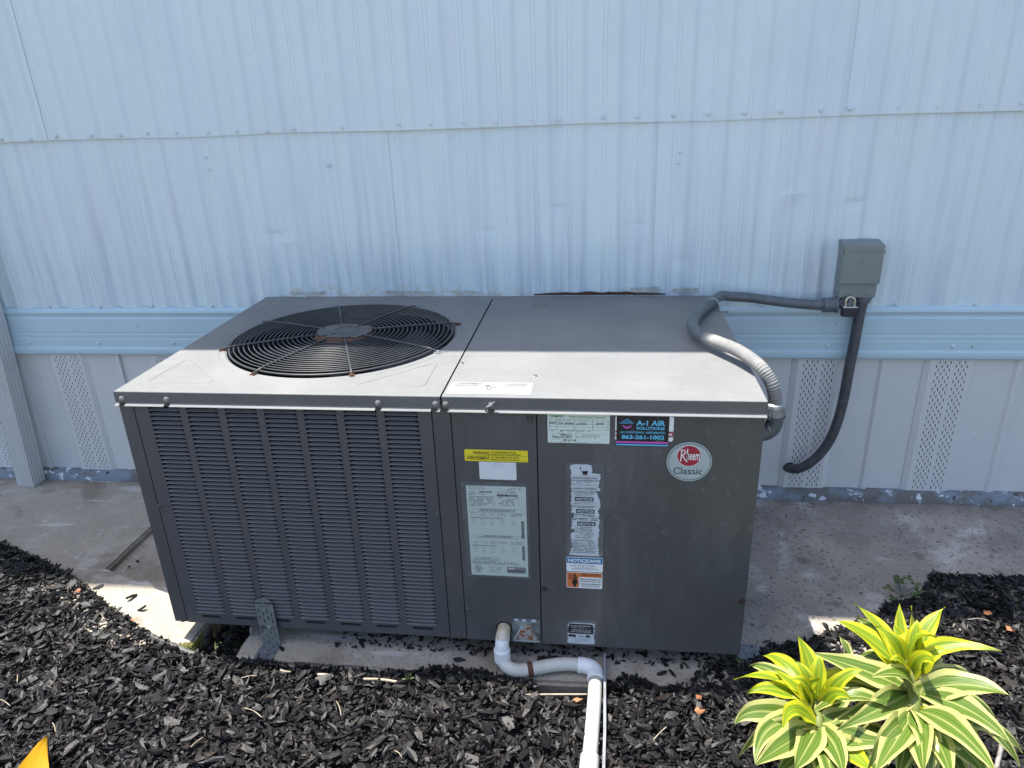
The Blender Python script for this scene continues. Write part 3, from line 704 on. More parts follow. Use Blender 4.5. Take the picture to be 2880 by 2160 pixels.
# fan grille
gr = mk('fan_grille', *ring(FCX, FCY, H+.003, .2465, .0022, 96, 6), m_wire, ac, smooth=True)
for i in range(17):
    mk('ring', *ring(FCX, FCY, H+.0055+.004*(1-((.072+i*.0103)/.25)**2), .072+i*.0103, .0014, 88, 6), m_wire, gr, smooth=True)
tips = [(.096,.229),(.236,.091),(.439,.088),(.581,.226),(.584,.42),(.444,.565),(.239,.578),(.093,.433)]
for i, (x, y) in enumerate(tips):
    a = math.atan2(y-FCY, x-FCX); d = Vector((math.cos(a), math.sin(a), 0)); o_ = Vector((FCX, FCY, 0))
    mk('spoke', *tube([o_+d*.055+Vector((0, 0, H+.0112)), o_+d*.15+Vector((0, 0, H+.0098)), o_+d*.235+Vector((0, 0, H+.0072)), o_+d*.262+Vector((0, 0, H+.0030))], .0023, 6), m_wire, gr, smooth=True)
    rus = i in (0, 1, 2, 4)
    p_ = o_+d*.262; bx = box(-.008, .006, -.0055, .0055, H+.0006, H+.0022, .0005, 1)
    rot = Matrix.Rotation(a, 3, 'Z')
    cl = mk('clip', [tuple(rot @ Vector((v[0], v[1], 0))+p_+Vector((0, 0, v[2]))) for v in bx[0]], bx[1], m_rust if rus else m_galv, gr)
    lv, lf = lathe([(.0036, 0), (.0036, .0025), (.002, .003)], p_+Vector((0, 0, H+.0022)), (0, 0, 1), 8)
    mk('clip_screw', lv, lf, m_rust if rus else m_galv, cl)
hub = mk('hub_plate', *lathe([(.066, 0), (.066, .002), (.060, .0045), (.0, .005)][:3], (FCX, FCY, H+.006), (0, 0, 1), 40), m_rust, gr)
fp = []
for k in range(60):
    a = 2*math.pi*k/60; r_ = .0625+.003*math.sin(3*a)
    if 3.75 < a < 5.35: r_ = .043+.010*noise.noise(Vector((a*5, 1, 0)))+.006*random.random()
    if 1.0 < a < 1.25: r_ = .040
    fp.append((FCX+r_*math.cos(a), FCY+r_*math.sin(a)))
V = [(x, y, H+.0118+.0015*noise.noise(Vector((x*60, y*60, 0)))) for x, y in fp]+[(FCX, FCY, H+.0122)]
mk('peeling_film', V, [(i, (i+1) % 60, 60) for i in range(60)], m_film, hub, smooth=True)
mk('film_bead', *ring(FCX+.004, FCY+.006, H+.012, .03, .0009, 40, 5), m_film, hub, smooth=True)
# fan well, motor and blades
V, F = [], []
for r_, z in ((FR-.003, H-.02), (FR-.006, H-.06), (FR+.01, H-.16), (FR+.01, H-.30), (.0, H-.30)):
    for k in range(64): a = 2*math.pi*k/64; V.append((FCX+max(r_, .001)*math.cos(a), FCY+max(r_, .001)*math.sin(a), z))
for i in range(4):
    for k in range(64): k2 = (k+1) % 64; F.append((i*64+k, (i+1)*64+k, (i+1)*64+k2, i*64+k2))
mk('fan_well', V, F, m_inside, ac, smooth=True)
fan = mk('fan_hub', *lathe([(.055, 0), (.055, .05), (.045, .055)], (FCX, FCY, H-.11), (0, 0, 1), 24), m_inside, ac)
mk('motor', *lathe([(.07, 0), (.07, .10), (.05, .11)], (FCX, FCY, H-.07), (0, 0, 1), 24), m_inside, ac) if False else None
for b_ in range(3):
    V, F = [], []; a0 = R(250+120*b_)
    for i in range(8):
        t = i/7; r_ = .05+.188*t; wid = R(46+22*math.sin(t*2.2)); a1 = a0+R(18)*t
        for j in range(7):
            s = j/6; a = a1+wid*(s-.5); V.append((FCX+r_*math.cos(a), FCY+r_*math.sin(a), H-.085+(s-.5)*.075*(.5+.5*t)+.012*math.sin(s*math.pi)))
    for i in range(7):
        for j in range(6): q = i*7+j; F.append((q, q+7, q+8, q+1))
    mk('fan_blade', V, F, m_fan, fan, smooth=True)

# ------------------------------------------------------------------ labels and print
fcache = {}
def text_mesh(s, bold=0, shear=0):
    k = (s, bold, shear)
    if k not in fcache:
        cu = bpy.data.curves.new('t', 'FONT'); cu.body = s; cu.size = 1; cu.offset = bold; cu.shear = shear; cu.resolution_u = 3; cu.fill_mode = 'BOTH'; cu.extrude = 0
        ob = bpy.data.objects.new('t', cu); me = ob.to_mesh()
        P = [(v.co.x, v.co.y) for v in me.vertices]; Fc = [tuple(p.vertices) for p in me.polygons]
        ob.to_mesh_clear(); bpy.data.objects.remove(ob); bpy.data.curves.remove(cu); fcache[k] = (P, Fc)
    return fcache[k]
def fit(s, x0, x1, z0, z1, bold=0, shear=0):
    P, Fc = text_mesh(s, bold, shear)
    if not P: return [], []
    ax = min(p[0] for p in P); bx_ = max(p[0] for p in P); az = min(p[1] for p in P); bz = max(p[1] for p in P)
    return [(x0+(p[0]-ax)/(bx_-ax)*(x1-x0), z0+(p[1]-az)/(bz-az)*(z1-z0)) for p in P], Fc
class Label:
    """a sticker; prints are given in fractions of its rectangle, from its top left corner"""
    def __init__(s, name, x0, x1, z0, z1, mat, parent, y=-.0005, r=.002, top=False, bgshape=None, label=None):
        s.r = (x0, x1, z0, z1); s.y = y; s.top = top; s.n = 0
        V, F = rplate(x0, x1, z0, z1, y, r) if bgshape is None else bgshape
        s.o = mk(name, s.tr(V), F, mat, parent)
        if label: s.o['label'] = label
    def tr(s, V):
        return [(x, z, H-y) for x, y, z in V] if s.top else V
    def q(s, fx, fy): x0, x1, z0, z1 = s.r; return x0+(x1-x0)*fx, z1-(z1-z0)*fy
    def _y(s, lay): return s.y-.00025*lay
    def text(s, t, fx0, fx1, fy0, fy1, mat, bold=.0, shear=0, lay=1, name='lettering'):
        x0, z1 = s.q(fx0, fy0); x1, z0 = s.q(fx1, fy1); P, Fc = fit(t, x0, x1, z0, z1, bold, shear)
        return mk(name, s.tr([(x, s._y(lay), z) for x, z in P]), Fc, mat, s.o)
    def rect(s, rects, mat, lay=1, name='printed_block'):
        parts = []
        for fx0, fx1, fy0, fy1 in rects:
            x0, z1 = s.q(fx0, fy0); x1, z0 = s.q(fx1, fy1); parts.append(([(x0, s._y(lay), z0), (x1, s._y(lay), z0), (x1, s._y(lay), z1), (x0, s._y(lay), z1)], [(0, 1, 2, 3)]))
        V, F = join(*parts); return mk(name, s.tr(V), F, mat, s.o)
    def poly(s, pts, mat, lay=1, name='printed_shape'):
        Q = [s.q(*p) for p in pts]; F = tuple(range(len(Q)))
        return mk(name, s.tr([(x, s._y(lay), z) for x, z in Q]), [F], mat, s.o)
    def lines(s, fx0, fx1, fy0, fy1, n, mat, fill=.6, dens=.75, seed=0, lay=1, center=False):
        """print too fine to read in the photograph"""
        rr = random.Random(seed*31+n); out = []; h = (fy1-fy0)/n
        for i in range(n):
            L_ = (fx1-fx0)*(rr.uniform(.7, 1) if center else rr.uniform(.85, 1)); x = fx0+((fx1-fx0-L_)/2 if center else 0); e = x+L_
            while x < e:
                w_ = rr.uniform(.012, .06)*min(1, (fx1-fx0)*2)
                if rr.random() < dens: out.append((x, min(x+w_, e), fy0+i*h, fy0+i*h+h*fill))
                x += w_+.010
        return s.rect(out, mat, lay, 'fine_print')
def stroke(pts, w_):
    V, F = [], []
    for i, (x, z) in enumerate(pts):
        a = pts[max(i-1, 0)]; b = pts[min(i+1, len(pts)-1)]; dx, dz = b[0]-a[0], b[1]-a[1]; l = math.hypot(dx, dz) or 1
        V += [(x-dz/l*w_, z+dx/l*w_), (x+dz/l*w_, z-dx/l*w_)]
    return V, [(2*i, 2*i+1, 2*i+3, 2*i+2) for i in range(len(pts)-1)]
def ragged(x0, x1, z0, z1, amp, seed, step=.0016, cut=None):
    """torn outline given as rows (z, left, right)"""
    rr = random.Random(seed); n_ = max(6, int((z1-z0)/step)); rows = []; a = b = 0
    for i in range(n_+1):
        z = z0+(z1-z0)*i/n_
        a = .72*a+.28*rr.uniform(0, 2.6)*amp; b = .72*b+.28*rr.uniform(0, 2.6)*amp
        l, r = x0+a+(.002*rr.random() if rr.random() < .3 else 0), x1-b-(.002*rr.random() if rr.random() < .3 else 0)
        if i in (0, n_): l += .3*(x1-x0)*rr.random(); r -= .3*(x1-x0)*rr.random()
        if cut: l, r = cut(z, l, r)
        rows.append((z, l, r))
    return rows
def rowmesh(rows, y, t=0):
    V, F = [], []
    for z, l, r in rows: V += [(l, y, z), (r, y, z)]
    for i in range(len(rows)-1): F.append((2*i, 2*i+1, 2*i+3, 2*i+2))
    return V, F
# where an old sticker was removed
mk('label_residue', *rplate(.679, .7765, .4445, .5105, -.0003, .003), m_resid, svc)
# yellow warning
L = Label('warning_label', .670, .788, .416, .440, m_yellow, svc, label='yellow two line warning sticker')
L.text('WARNING:', .135, .405, .13, .42, m_black, .012); L.text('THIS COMPARTMENT MUST BE', .415, .81, .12, .26, m_black, .012); L.text('CLOSED EXCEPT WHEN SERVICING', .415, .885, .31, .45, m_black, .012)
L.rect([(.035, .975, .475, .495)], m_black); L.text('AVERTISSEMENT:', .035, .405, .57, .87, m_black, .012)
L.text("CE COMPARTIMENT DOIT RESTER", .415, .86, .57, .71, m_black, .012); L.text("FERMÉ, SAUF POUR L'ENTRETIEN", .415, .865, .75, .92, m_black, .012)
L.rect([(.90, .985, .90, .92)], m_black)
L = Label('blank_label', .696, .7655, .378, .4148, m_white, svc, label='blank white sticker'); L.lines(.06, .94, .12, .92, 9, m_lightink, .35, .5, 4) if False else None
# rating plate
Label('plate_film', .659, .787, .155, .372, m_filmclear, svc, y=-.0003, r=.004)
L = Label('rating_plate', .6685, .7820, .1605, .3640, m_pale, svc, y=-.0008, r=.0006, label='pale rating plate full of fine print')
L.text('RHEEM SALES COMPANY', .04, .32, .006, .018, m_grayink); L.text('FORT SMITH, ARKANSAS', .04, .33, .026, .038, m_grayink)
L.lines(.62, .96, .015, .045, 2, m_grayink, .5, .6, 1)
L.text('MODEL NO.', .04, .17, .058, .07, m_grayink); L.lines(.20, .48, .058, .072, 1, m_black, .9, .9, 2); L.text('SERIAL NO.', .52, .66, .055, .067, m_grayink); L.lines(.68, .84, .053, .067, 1, m_black, .9, .9, 3)
L.lines(.04, .34, .078, .105, 2, m_grayink, .5, .8, 5)
rr = random.Random(5); x = .515; bars = []
while x < .86:
    w_ = rr.choice((.006, .009, .014)); bars.append((x, x+w_, .083, .108)); x += w_+rr.choice((.005, .008))
L.rect(bars, m_black, name='barcode')
L.lines(.04, .50, .112, .225, 8, m_grayink, .5, .8, 6); L.lines(.54, .94, .118, .212, 6, m_grayink, .5, .55, 7)
L.rect([(.02, .98, .243, .2455), (.02, .98, .281, .2835), (.02, .98, .536, .5385), (.02, .98, .566, .5685)], m_grayink)
L.lines(.15, .87, .25, .279, 2, m_grayink, .6, .9, 8, center=True); L.lines(.15, .85, .542, .564, 2, m_grayink, .6, .9, 9, center=True)
for y_, sd in ((.29, 10), (.60, 11)):
    for c_, (a_, b_) in enumerate(((.05, .18), (.20, .33), (.35, .48), (.50, .66), (.70, .95))): L.lines(a_, b_, y_, y_+.04, 3, m_grayink, .5, .85, sd+c_, center=True)
    L.lines(.05, .62, y_+.05, y_+.062, 1, m_grayink, .8, .85, sd+7)
    for c_, a_ in enumerate((.06, .21, .37, .55, .74)): L.lines(a_, a_+.075, y_+.068, y_+.145, 4, m_grayink, .4, .95, sd+20+c_)
L.rect([(.905, .955, .372+.0215*k, .3855+.0215*k) for k in range(9)]+[(.905, .955, .648+.0185*k, .659+.0185*k) for k in range(9)], m_black)
L.lines(.06, .55, .79, .83, 3, m_grayink, .5, .85, 40); L.lines(.03, .86, .835, .875, 3, m_grayink, .5, .9, 41)
cx_, cz_ = L.q(.125, .918); rad = .0062
V, F = [], []
for k in range(28):
    a = 2*math.pi*k/28; V += [(cx_+rad*math.cos(a), L._y(1), cz_+rad*math.sin(a)), (cx_+rad*.86*math.cos(a), L._y(1), cz_+rad*.86*math.sin(a))]
mk('listing_ring', V, [(2*i, 2*i+1, (2*i+3) % 56, (2*i+2) % 56) for i in range(28)], m_black, L.o)
L.text('U', .095, .125, .90, .928, m_black, .02); L.text('L', .128, .153, .905, .936, m_black, .02); L.text('LISTED', .075, .175, .957, .968, m_black, .02); L.text('C', .045, .058, .915, .928, m_black, .02); L.text('US', .19, .222, .915, .928, m_black, .02)
L.lines(.30, .57, .895, .965, 5, m_grayink, .4, .8, 44, center=True)
L.poly([(.63+.01*0, .90), (.64, .89), (.95, .89), (.96, .90), (.96, .952), (.95, .962), (.64, .962), (.63, .952)], m_grayink); L.text('AHRI', .65, .76, .898, .917, m_ink_white, .02, lay=2); L.text('CERTIFIED', .78, .94, .902, .915, m_lightink, .02, lay=2); L.lines(.66, .94, .925, .952, 2, m_black, .4, .9, 46, lay=2)
# treatment notice
L = Label('inspection_notice', .825, .9355, .458, .5178, m_mint, rp, r=.002, label='pale green inspection notice with handwriting')
L.text('TERMINIX', .035, .275, .075, .155, m_green, .02, .25); L.text('Notice of Inspection/Treatment', .345, .93, .085, .185, m_green, .0)
L.rect([(.03, .975, .215, .223), (.03, .975, .295, .30), (.03, .975, .37, .377), (.03, .975, .455, .463), (.03, .975, .55, .557), (.03, .036, .215, .55), (.148, .154, .215, .55), (.43, .436, .215, .55), (.725, .731, .215, .55), (.97, .976, .215, .55), (.03, .975, .68, .685), (.455, .459, .70, .90)], m_grayink)
L.lines(.17, .42, .245, .275, 1, m_lightink, .8, .9, 1); L.lines(.5, .66, .245, .275, 1, m_lightink, .8, .9, 2); L.lines(.05, .75, .58, .61, 1, m_grayink, .8, .7, 3); L.lines(.05, .5, .63, .65, 1, m_lightink, .8, .5, 4); L.lines(.49, .86, .71, .86, 3, m_grayink, .35, .9, 5); L.lines(.04, .28, .705, .72, 1, m_grayink, .9, .8, 6); L.lines(.04, .25, .87, .885, 1, m_grayink, .9, .8, 7); L.lines(.03, .97, .955, .975, 1, m_lightink, .8, .6, 8)
L.rect([(.21, .225, .575, .62), (.472, .485, .765, .80)], m_black)
for t, a, b, c, d in (('6/2/21', .035, .145, .30, .38), ('Sub', .175, .25, .31, .385), ('termites', .275, .42, .305, .39), ('perlam.', .465, .64, .31, .41), ('Jacob', .775, .90, .29, .40), ('590 mv', .205, .39, .69, .76), ('Peacock Blvd', .07, .40, .755, .835), ('800 ter mix', .25, .47, .855, .935)):
    L.text(t, a, b, c, d, m_black, .012, .3, name='handwriting')
# service company sticker over an older one
L = Label('old_company_sticker', .945, 1.0465, .4655, .5140, m_ink_white, rp, y=-.0004, r=.004, label='white sticker with red band mostly covered by a black one')
L.rect([(.004, .996, .60, .83)], m_red); L.text('04', .895, .975, .65, .785, m_ink_white, .02, lay=2); L.text('8', .005, .045, .65, .785, m_ink_white, .02, lay=2)
L = Label('company_sticker', .9475, 1.0385, .4555, .5140, m_black, rp, y=-.0012, r=.0003, label='black sticker with cyan lettering and pink stripe')
L.text('A-1 AIR', .375, .93, .135, .31, m_cyan, .035); L.text('SOLUTIONS', .38, .92, .345, .445, m_cyan, .03); L.text('AIR CONDITIONING - REFRIGERATION', .065, .93, .505, .575, m_cyan, .015); L.text('863-261-1002', .10, .92, .625, .765, m_cyan, .035); L.lines(.76, .93, .80, .825, 1, m_lightink, .9, .9, 1)
L.rect([(0, 1, .845, .905)], m_mag); L.rect([(0, 1, .905, .94)], m_navy); L.rect([(0, 1, .94, .985)], m_cyan)
for p in ([(.20, .085), (.30, .20), (.28, .20), (.20, .105), (.12, .20), (.10, .20)], [(.05, .215), (.34, .215), (.34, .225), (.05, .225)], [(.06, .245), (.33, .245), (.31, .255), (.08, .255)]): L.poly(p, m_cyan, name='logo_line')
L.poly([(.20, .135), (.27, .205), (.13, .205)], m_blue, name='logo_roof')
L.poly([(.11, .29), (.155, .33), (.20, .37), (.25, .33), (.29, .29), (.27, .37), (.20, .425), (.13, .37)], m_mag, name='logo_chevron')
for fx, fy, s_ in ((.10, .10, .05), (.42, .08, .07), (.78, .09, .08), (.30, .47, .05), (.88, .47, .06), (.65, .49, .05)):
    bl = []
    for a in range(0, 180, 60):
        dx, dz = s_*math.cos(R(a)), s_*1.55*math.sin(R(a)); nx_, nz_ = -math.sin(R(a))*.004, math.cos(R(a))*.006; bl.append([(fx-dx+nx_, fy-dz+nz_), (fx+dx+nx_, fy+dz+nz_), (fx+dx-nx_, fy+dz-nz_), (fx-dx-nx_, fy-dz-nz_)])
    V, F = join(*[([(L.q(*p)[0], L._y(.5), L.q(*p)[1]) for p in b_], [(0, 1, 2, 3)]) for b_ in bl]); mk('snowflake', V, F, M('print_dark_grey', (.06, .06, .065), .4) if 'print_dark_grey' not in bpy.data.materials else bpy.data.materials['print_dark_grey'], L.o)
# maker's badge
BXC, BZC = 1.0768, .4262
def ell(rx, rz, n_=56, cx=BXC, cz=BZC): return [(cx+rx*math.cos(2*math.pi*k/n_), cz+rz*math.sin(2*math.pi*k/n_)) for k in range(n_)]
L = Label('maker_badge', BXC-.0395, BXC+.0395, BZC-.039, BZC+.039, m_badge, rp, y=-.0016, bgshape=prism(ell(.0395, .039), -.0016, .0016), label='round silver maker badge with red disc')
a_, b_ = ell(.0372, .0367), ell(.0363, .0358)
mk('badge_ring', [(x, L._y(1), z) for p in zip(a_, b_) for x, z in p], [(2*i, 2*i+1, (2*i+3) % 112, (2*i+2) % 112) for i in range(56)], m_black, L.o)
mk('badge_disc_edge', *prism(ell(.0214, .0212, 40, 1.0758, .4385), L._y(1), .0002), m_ink_white, L.o); mk('badge_disc', *prism(ell(.0205, .0203, 40, 1.0758, .4385), L._y(2), .0002), m_red, L.o)
def btext(t, x0, x1, z0, z1, mat, bold=0, lay=3): P, Fc = fit(t, x0, x1, z0, z1, bold); mk('lettering', [(x, L._y(lay), z) for x, z in P], Fc, mat, L.o)
btext('neem', 1.0720, 1.0945, .4304, .4432, m_ink_white, .012)
V2, F2 = join(stroke([(1.0616, .4272), (1.0622, .4345), (1.0628, .4500)], .0010), stroke([(1.0604, .4490), (1.0640, .4508), (1.0678, .4490), (1.0690, .4452), (1.0672, .4415), (1.0630, .4390)], .0010), stroke([(1.0645, .4392), (1.0680, .4330), (1.0732, .4264)], .0010), stroke([(1.0727, .4315), (1.0727, .4400), (1.0727, .4525)], .0010))
mk('lettering', [(x, L._y(3), z) for x, z in V2], F2, m_ink_white, L.o)
btext('Classic', 1.0500, 1.1010, .4020, .4148, m_black, -.004); btext('SERIES', 1.0785, 1.0980, .3975, .4000, m_ink_white)
mk('serif', *join(*[([(a-.0016, L._y(3.5), z), (a+.0016, L._y(3.5), z), (a+.0016, L._y(3.5), z+.0006), (a-.0016, L._y(3.5), z+.0006)], [(0, 1, 2, 3)]) for a, z in ((1.0625, .4022), (1.0620, .4144), (1.0895, .4022), (1.0697, .4022))]), m_black, L.o)
# torn hazard label
Label('hazard_film', .8575, .9270, .2140, .4185, m_filmclear, rp, y=-.0003, r=.003)
P = ragged(.8615, .9235, .2165, .4150, .0036, 3, cut=lambda z, l, r: (l+(.006 if .300 < z < .312 or .268 < z < .276 else 0), r-(.013 if z > .397 else (.004 if .345 < z < .36 else 0))))
L = Label('hazard_label', .8575, .9270, .2140, .4185, m_torn, rp, y=-.0007, bgshape=rowmesh(P, -.0007), label='tall torn white hazard sticker with ragged edges')
L.text('HAZARDOUS VOLTAGE', .14, .83, .145, .162, m_black, .02); L.text('CAN CAUSE SEVERE PERSONAL', .12, .86, .172, .187, m_black, .01); L.text('INJURY OR DEATH', .27, .70, .191, .204, m_black, .01); L.lines(.15, .85, .212, .24, 2, m_grayink, .4, .9, 1)
L.rect([(.12, .85, .128, .130), (.12, .85, .248, .250), (.12, .78, .807, .809)], m_grayink)
L.text('COURANT DANGEREUX', .14, .83, .256, .273, m_black, .02); L.text('PEUT CAUSER DES BLESSURES', .12, .86, .283, .297, m_black, .01); L.text('OU ENTRAINER LA MORT', .20, .77, .301, .315, m_black, .01); L.lines(.18, .78, .322, .35, 2, m_grayink, .4, .85, 2, center=True)
for a_, b_, c_ in ((.352, .395, .23), (.480, .523, .26), (.613, .657, .29)):
    L.rect([(c_, c_+.50, a_, b_)], m_black); L.text('NOTICE', c_+.03, c_+.47, a_+.008, b_-.008, m_torn, .03, lay=2)
L.lines(.16, .80, .405, .435, 2, m_grayink, .45, .85, 3); L.lines(.12, .82, .443, .474, 2, m_black, .5, .85, 4); L.lines(.24, .80, .535, .565, 2, m_black, .5, .85, 5); L.lines(.14, .86, .575, .606, 2, m_black, .5, .85, 6); L.lines(.24, .76, .668, .80, 7, m_grayink, .5, .85, 7); L.lines(.15, .84, .815, .965, 9, m_grayink, .55, .85, 8)
L.poly([(.41, .085), (.58, .08), (.56, .12), (.45, .122)], m_black, name='hand_pictogram'); L.poly([(.36, .045), (.40, .04), (.385, .06), (.41, .075), (.37, .07)], m_black, name='bolt_pictogram')
# notice/avis and precaucion
L = Label('notice_label', .857, .9272, .1790, .2125, m_ink_white, rp, r=.0025, label='small white sticker with a blue notice band'); L.rect([(.01, .99, .03, .43)], m_blue); L.text('NOTICE/AVIS', .05, .94, .12, .35, m_ink_white, .035, lay=2)
L.text('SINGLE POLE CONTACTORS', .22, .76, .49, .56, m_grayink); L.lines(.08, .92, .59, .66, 1, m_grayink, .6, .9, 1); L.text('CONTACTEURS UNIPOLAIRES', .20, .76, .68, .745, m_grayink); L.lines(.08, .93, .77, .90, 2, m_grayink, .45, .85, 2, center=True)
L = Label('precaution_label', .857, .9265, .1400, .1775, m_ink_white, rp, r=.0025, label='orange and white precaution sticker with a hand'); L.rect([(.015, .345, .03, .96), (.345, .985, .03, .30)], m_orange)
L.text('¡ PRECAUCION !', .385, .95, .07, .255, m_black, .015, lay=2)
for t, a, b, c in (('Antes de tener acceso a los', .37, .96, .36), ('dispositivos terminales, todos', .37, .97, .51), ('los circuitos de alimentación', .37, .96, .66), ('deben ser interrumpidos.', .41, .93, .81)): L.text(t, a, b, c, c+.115, m_black, .02)
L.poly([(.17, .48), (.30, .48), (.315, .66), (.27, .80), (.27, .92), (.19, .92), (.19, .80), (.155, .68)], m_black, 2, 'hand_pictogram')
L.rect([(.172, .196, .16, .50), (.206, .230, .10, .50), (.240, .264, .12, .50), (.274, .296, .22, .50)], m_black, 2, 'finger_pictogram'); L.poly([(.05, .08), (.15, .20), (.09, .34), (.15, .40), (.13, .47), (.06, .36), (.11, .21), (.04, .10)], m_black, 2, 'bolt_pictogram')
# refrigerant label, torn
Label('refrigerant_film', .855, .9158, .0005, .0605, m_filmclear, rp, y=-.0003, r=.002)
L = Label('refrigerant_label', .855, .9158, .0005, .0605, m_torn, rp, y=-.0007, bgshape=rowmesh(ragged(.8562, .9150, .0015, .0545, .0022, 11), -.0007), label='small torn black and white sticker at the cabinet bottom edge')
mk('printed_block', *rowmesh(ragged(.8575, .9135, .0270, .0520, .0022, 12), L._y(1)), m_black, L.o)
L.text('R-410A REFRIGERANT', .16, .82, .20, .26, m_torn, .01, lay=2); L.lines(.18, .80, .29, .34, 1, m_lightink, .6, .85, 1, lay=2); L.text('REFRIGERANT R-410A', .20, .83, .37, .42, m_torn, .01, lay=2); L.text('SOUS HAUTE PRESSION', .16, .82, .44, .50, m_torn, .01, lay=2)
L.rect([(.08, .33, .60, .70), (.66, .80, .60, .70)], m_black); L.text('SERVICE', .42, .62, .63, .69, m_black, .01); L.lines(.14, .80, .73, .92, 4, m_grayink, .35, .8, 2, center=True)
# sun bleached label on the lid
L = Label('lid_warning_label', .640, .7955, .0085, .0660, m_lidlabel, lidR, y=-.0005, r=.004, top=True, label='sun bleached white warning sticker on the lid front edge')
L.text('⚠ AVERTISSEMENT'.replace('⚠ ', ''), .08, .38, .09, .20, m_faded, .01); L.text('PIECES EN ROTATION !', .06, .37, .26, .34, m_faded); L.lines(.05, .38, .38, .92, 8, m_lightink, .3, .8, 1)
L.text('WARNING', .68, .92, .09, .20, m_faded, .01); L.text('ROTATING PARTS !', .66, .93, .26, .34, m_faded); L.lines(.63, .95, .38, .92, 8, m_lightink, .3, .8, 2)
L.rect([(.405, .408, .08, .93), (.60, .603, .08, .93), (.03, .40, .03, .035)], m_lightink)
L.poly([(.425, .24), (.485, .26), (.475, .36), (.445, .34)], m_faded, name='hand_pictogram'); L.rect([(.46, .468, .36, .62), (.505, .513, .36, .62), (.468, .505, .36, .39), (.468, .505, .59, .62), (.52, .55, .40, .43), (.55, .558, .40, .55)], m_faded, name='fan_pictogram')
# drain hole and corroded access plate
hv, hf = lathe([(.0165, -.0008), (.0165, .0002)], (.7285, YF, .031), (0, -1, 0), 28); mk('drain_hole', hv, hf, m_void, svc)
pl = mk('access_plate', *rowmesh(ragged(.7435, .8038, -.0032, .0575, .0014, 21), -.0009), m_galvdull, svc)
mk('rusty_triangle', *prism([(.7480, .004), (.7555, .016), (.7620, .030), (.7660, .040), (.7780, .044), (.7835, .037), (.7900, .018), (.7965, .004)], -.0016, .0006), m_galvrust, pl)
mk('fold_edge', *join(*[prism([(s[0][0]+.001*0, s[0][1]), (s[1][0], s[1][1]), (s[1][0]+.0016, s[1][1]-.0014), (s[0][0]+.0016, s[0][1]-.0014)], -.0022, .0008) for s in (((.7470, .0035), (.7655, .0415)), ((.7470, .0025), (.7975, .0025)), ((.7655, .046), (.7730, .038)))]), m_torn, pl)
sh = []
for s in range(3):
    x = .745+.018*s+.004*random.random(); sh.append(rowmesh(ragged(x, x+.012, .050+.002*random.random(), .057, .002, 40+s, .001), -.0014))
mk('paint_flake', *join(*sh), m_torn, pl)

# ------------------------------------------------------------------ disconnect box, padlock, conduits
YW = lambda x: D+YAW*x
bxr = root('disconnect_box', (1.538, YW(1.538), .55), 'grey metal disconnect box with hinged cover on the blue wall', 'electrical box')
yw = YW(1.538)-.001
mk('box_body', *box(1.4955, 1.5815, yw-.044, yw, .550, .672, .0015), m_box, bxr)
V = [(1.492, yw-.051, .679), (1.584, yw-.051, .679), (1.492, yw-.051, .6645), (1.584, yw-.051, .6645), (1.492, yw, .686), (1.584, yw, .686), (1.492, yw, .668), (1.584, yw, .668)]
mk('rain_hood', V, [(0, 1, 5, 4), (0, 2, 3, 1), (0, 4, 6, 2), (1, 3, 7, 5), (4, 5, 7, 6), (2, 6, 7, 3)], m_box, bxr)
cov = mk('hinged_cover', *box(1.4935, 1.5833, yw-.0495, yw-.046, .586, .666, .001), m_box, bxr)
for a in (1.4925, 1.5825): mk('cover_flange', *box(a, a+.002, yw-.049, yw-.008, .5865, .666), m_box, cov)
e = []
for z0, x0, x1 in ((.6495, 1.529, 1.5445), (.6455, 1.531, 1.5425), (.6415, 1.531, 1.5425), (.637, 1.529, 1.5445), (.633, 1.529, 1.5445)): e.append(box(x0, x1, yw-.0502, yw-.0492, z0, z0+.001))
mk('embossed_mark', *join(*e), m_box, cov)
lv, lf = lathe([(.0075, 0), (.0075, .0005), (.006, .0012)], (1.563, yw-.044, .563), (0, -1, 0), 20); mk('knockout', lv, lf, m_box, bxr)
for x, s in ((1.4905, -1), (1.5865, 1)): lv, lf = lathe([(.003, -.004), (.003, .004)], (x, yw-.044, .662), (0, 0, 1), 8); mk('hinge_pin', lv, lf, m_galv, bxr)
lv, lf = lathe([(.0185, 0), (.0185, .006), (.0165, .016), (.0125, .02)], (1.562, yw-.024, .5505), (0, 0, -1), 24); mk('conduit_hub', lv, lf, m_cond, bxr)
# padlock
pk = root('padlock', (1.521, yw-.06, .506), 'black padlock with silver shackle hanging under the disconnect box', 'padlock')
yl = yw-.056
mk('lock_body', *box(1.503, 1.539, yl-.009, yl+.009, .5065, .5290, .003), m_lockb, pk, smooth=False)
mk('lock_top', *box(1.5035, 1.5385, yl-.0088, yl+.0088, .5291, .5325, .0012), m_alu, pk)
mk('shackle', *tube(spline([(1.5105, yl, .530), (1.5105, yl, .543), (1.5135, yl, .5515), (1.521, yl, .5555), (1.5285, yl, .5515), (1.5315, yl, .543), (1.5315, yl, .530)], .0015), .0029, 10), m_brass, pk, smooth=True)
def corr(P, r, pitch=.0042, amp=.05):
    Q = spline(P, .0011); rr = [r*(1+amp*math.sin(2*math.pi*i*.0011/pitch)) for i in range(len(Q))]
    return tube(Q, rr, 14)
c1 = root('flexible_conduit', (1.2, .3, H), 'grey flexible conduit looping over the lid to the disconnect box', 'conduit')
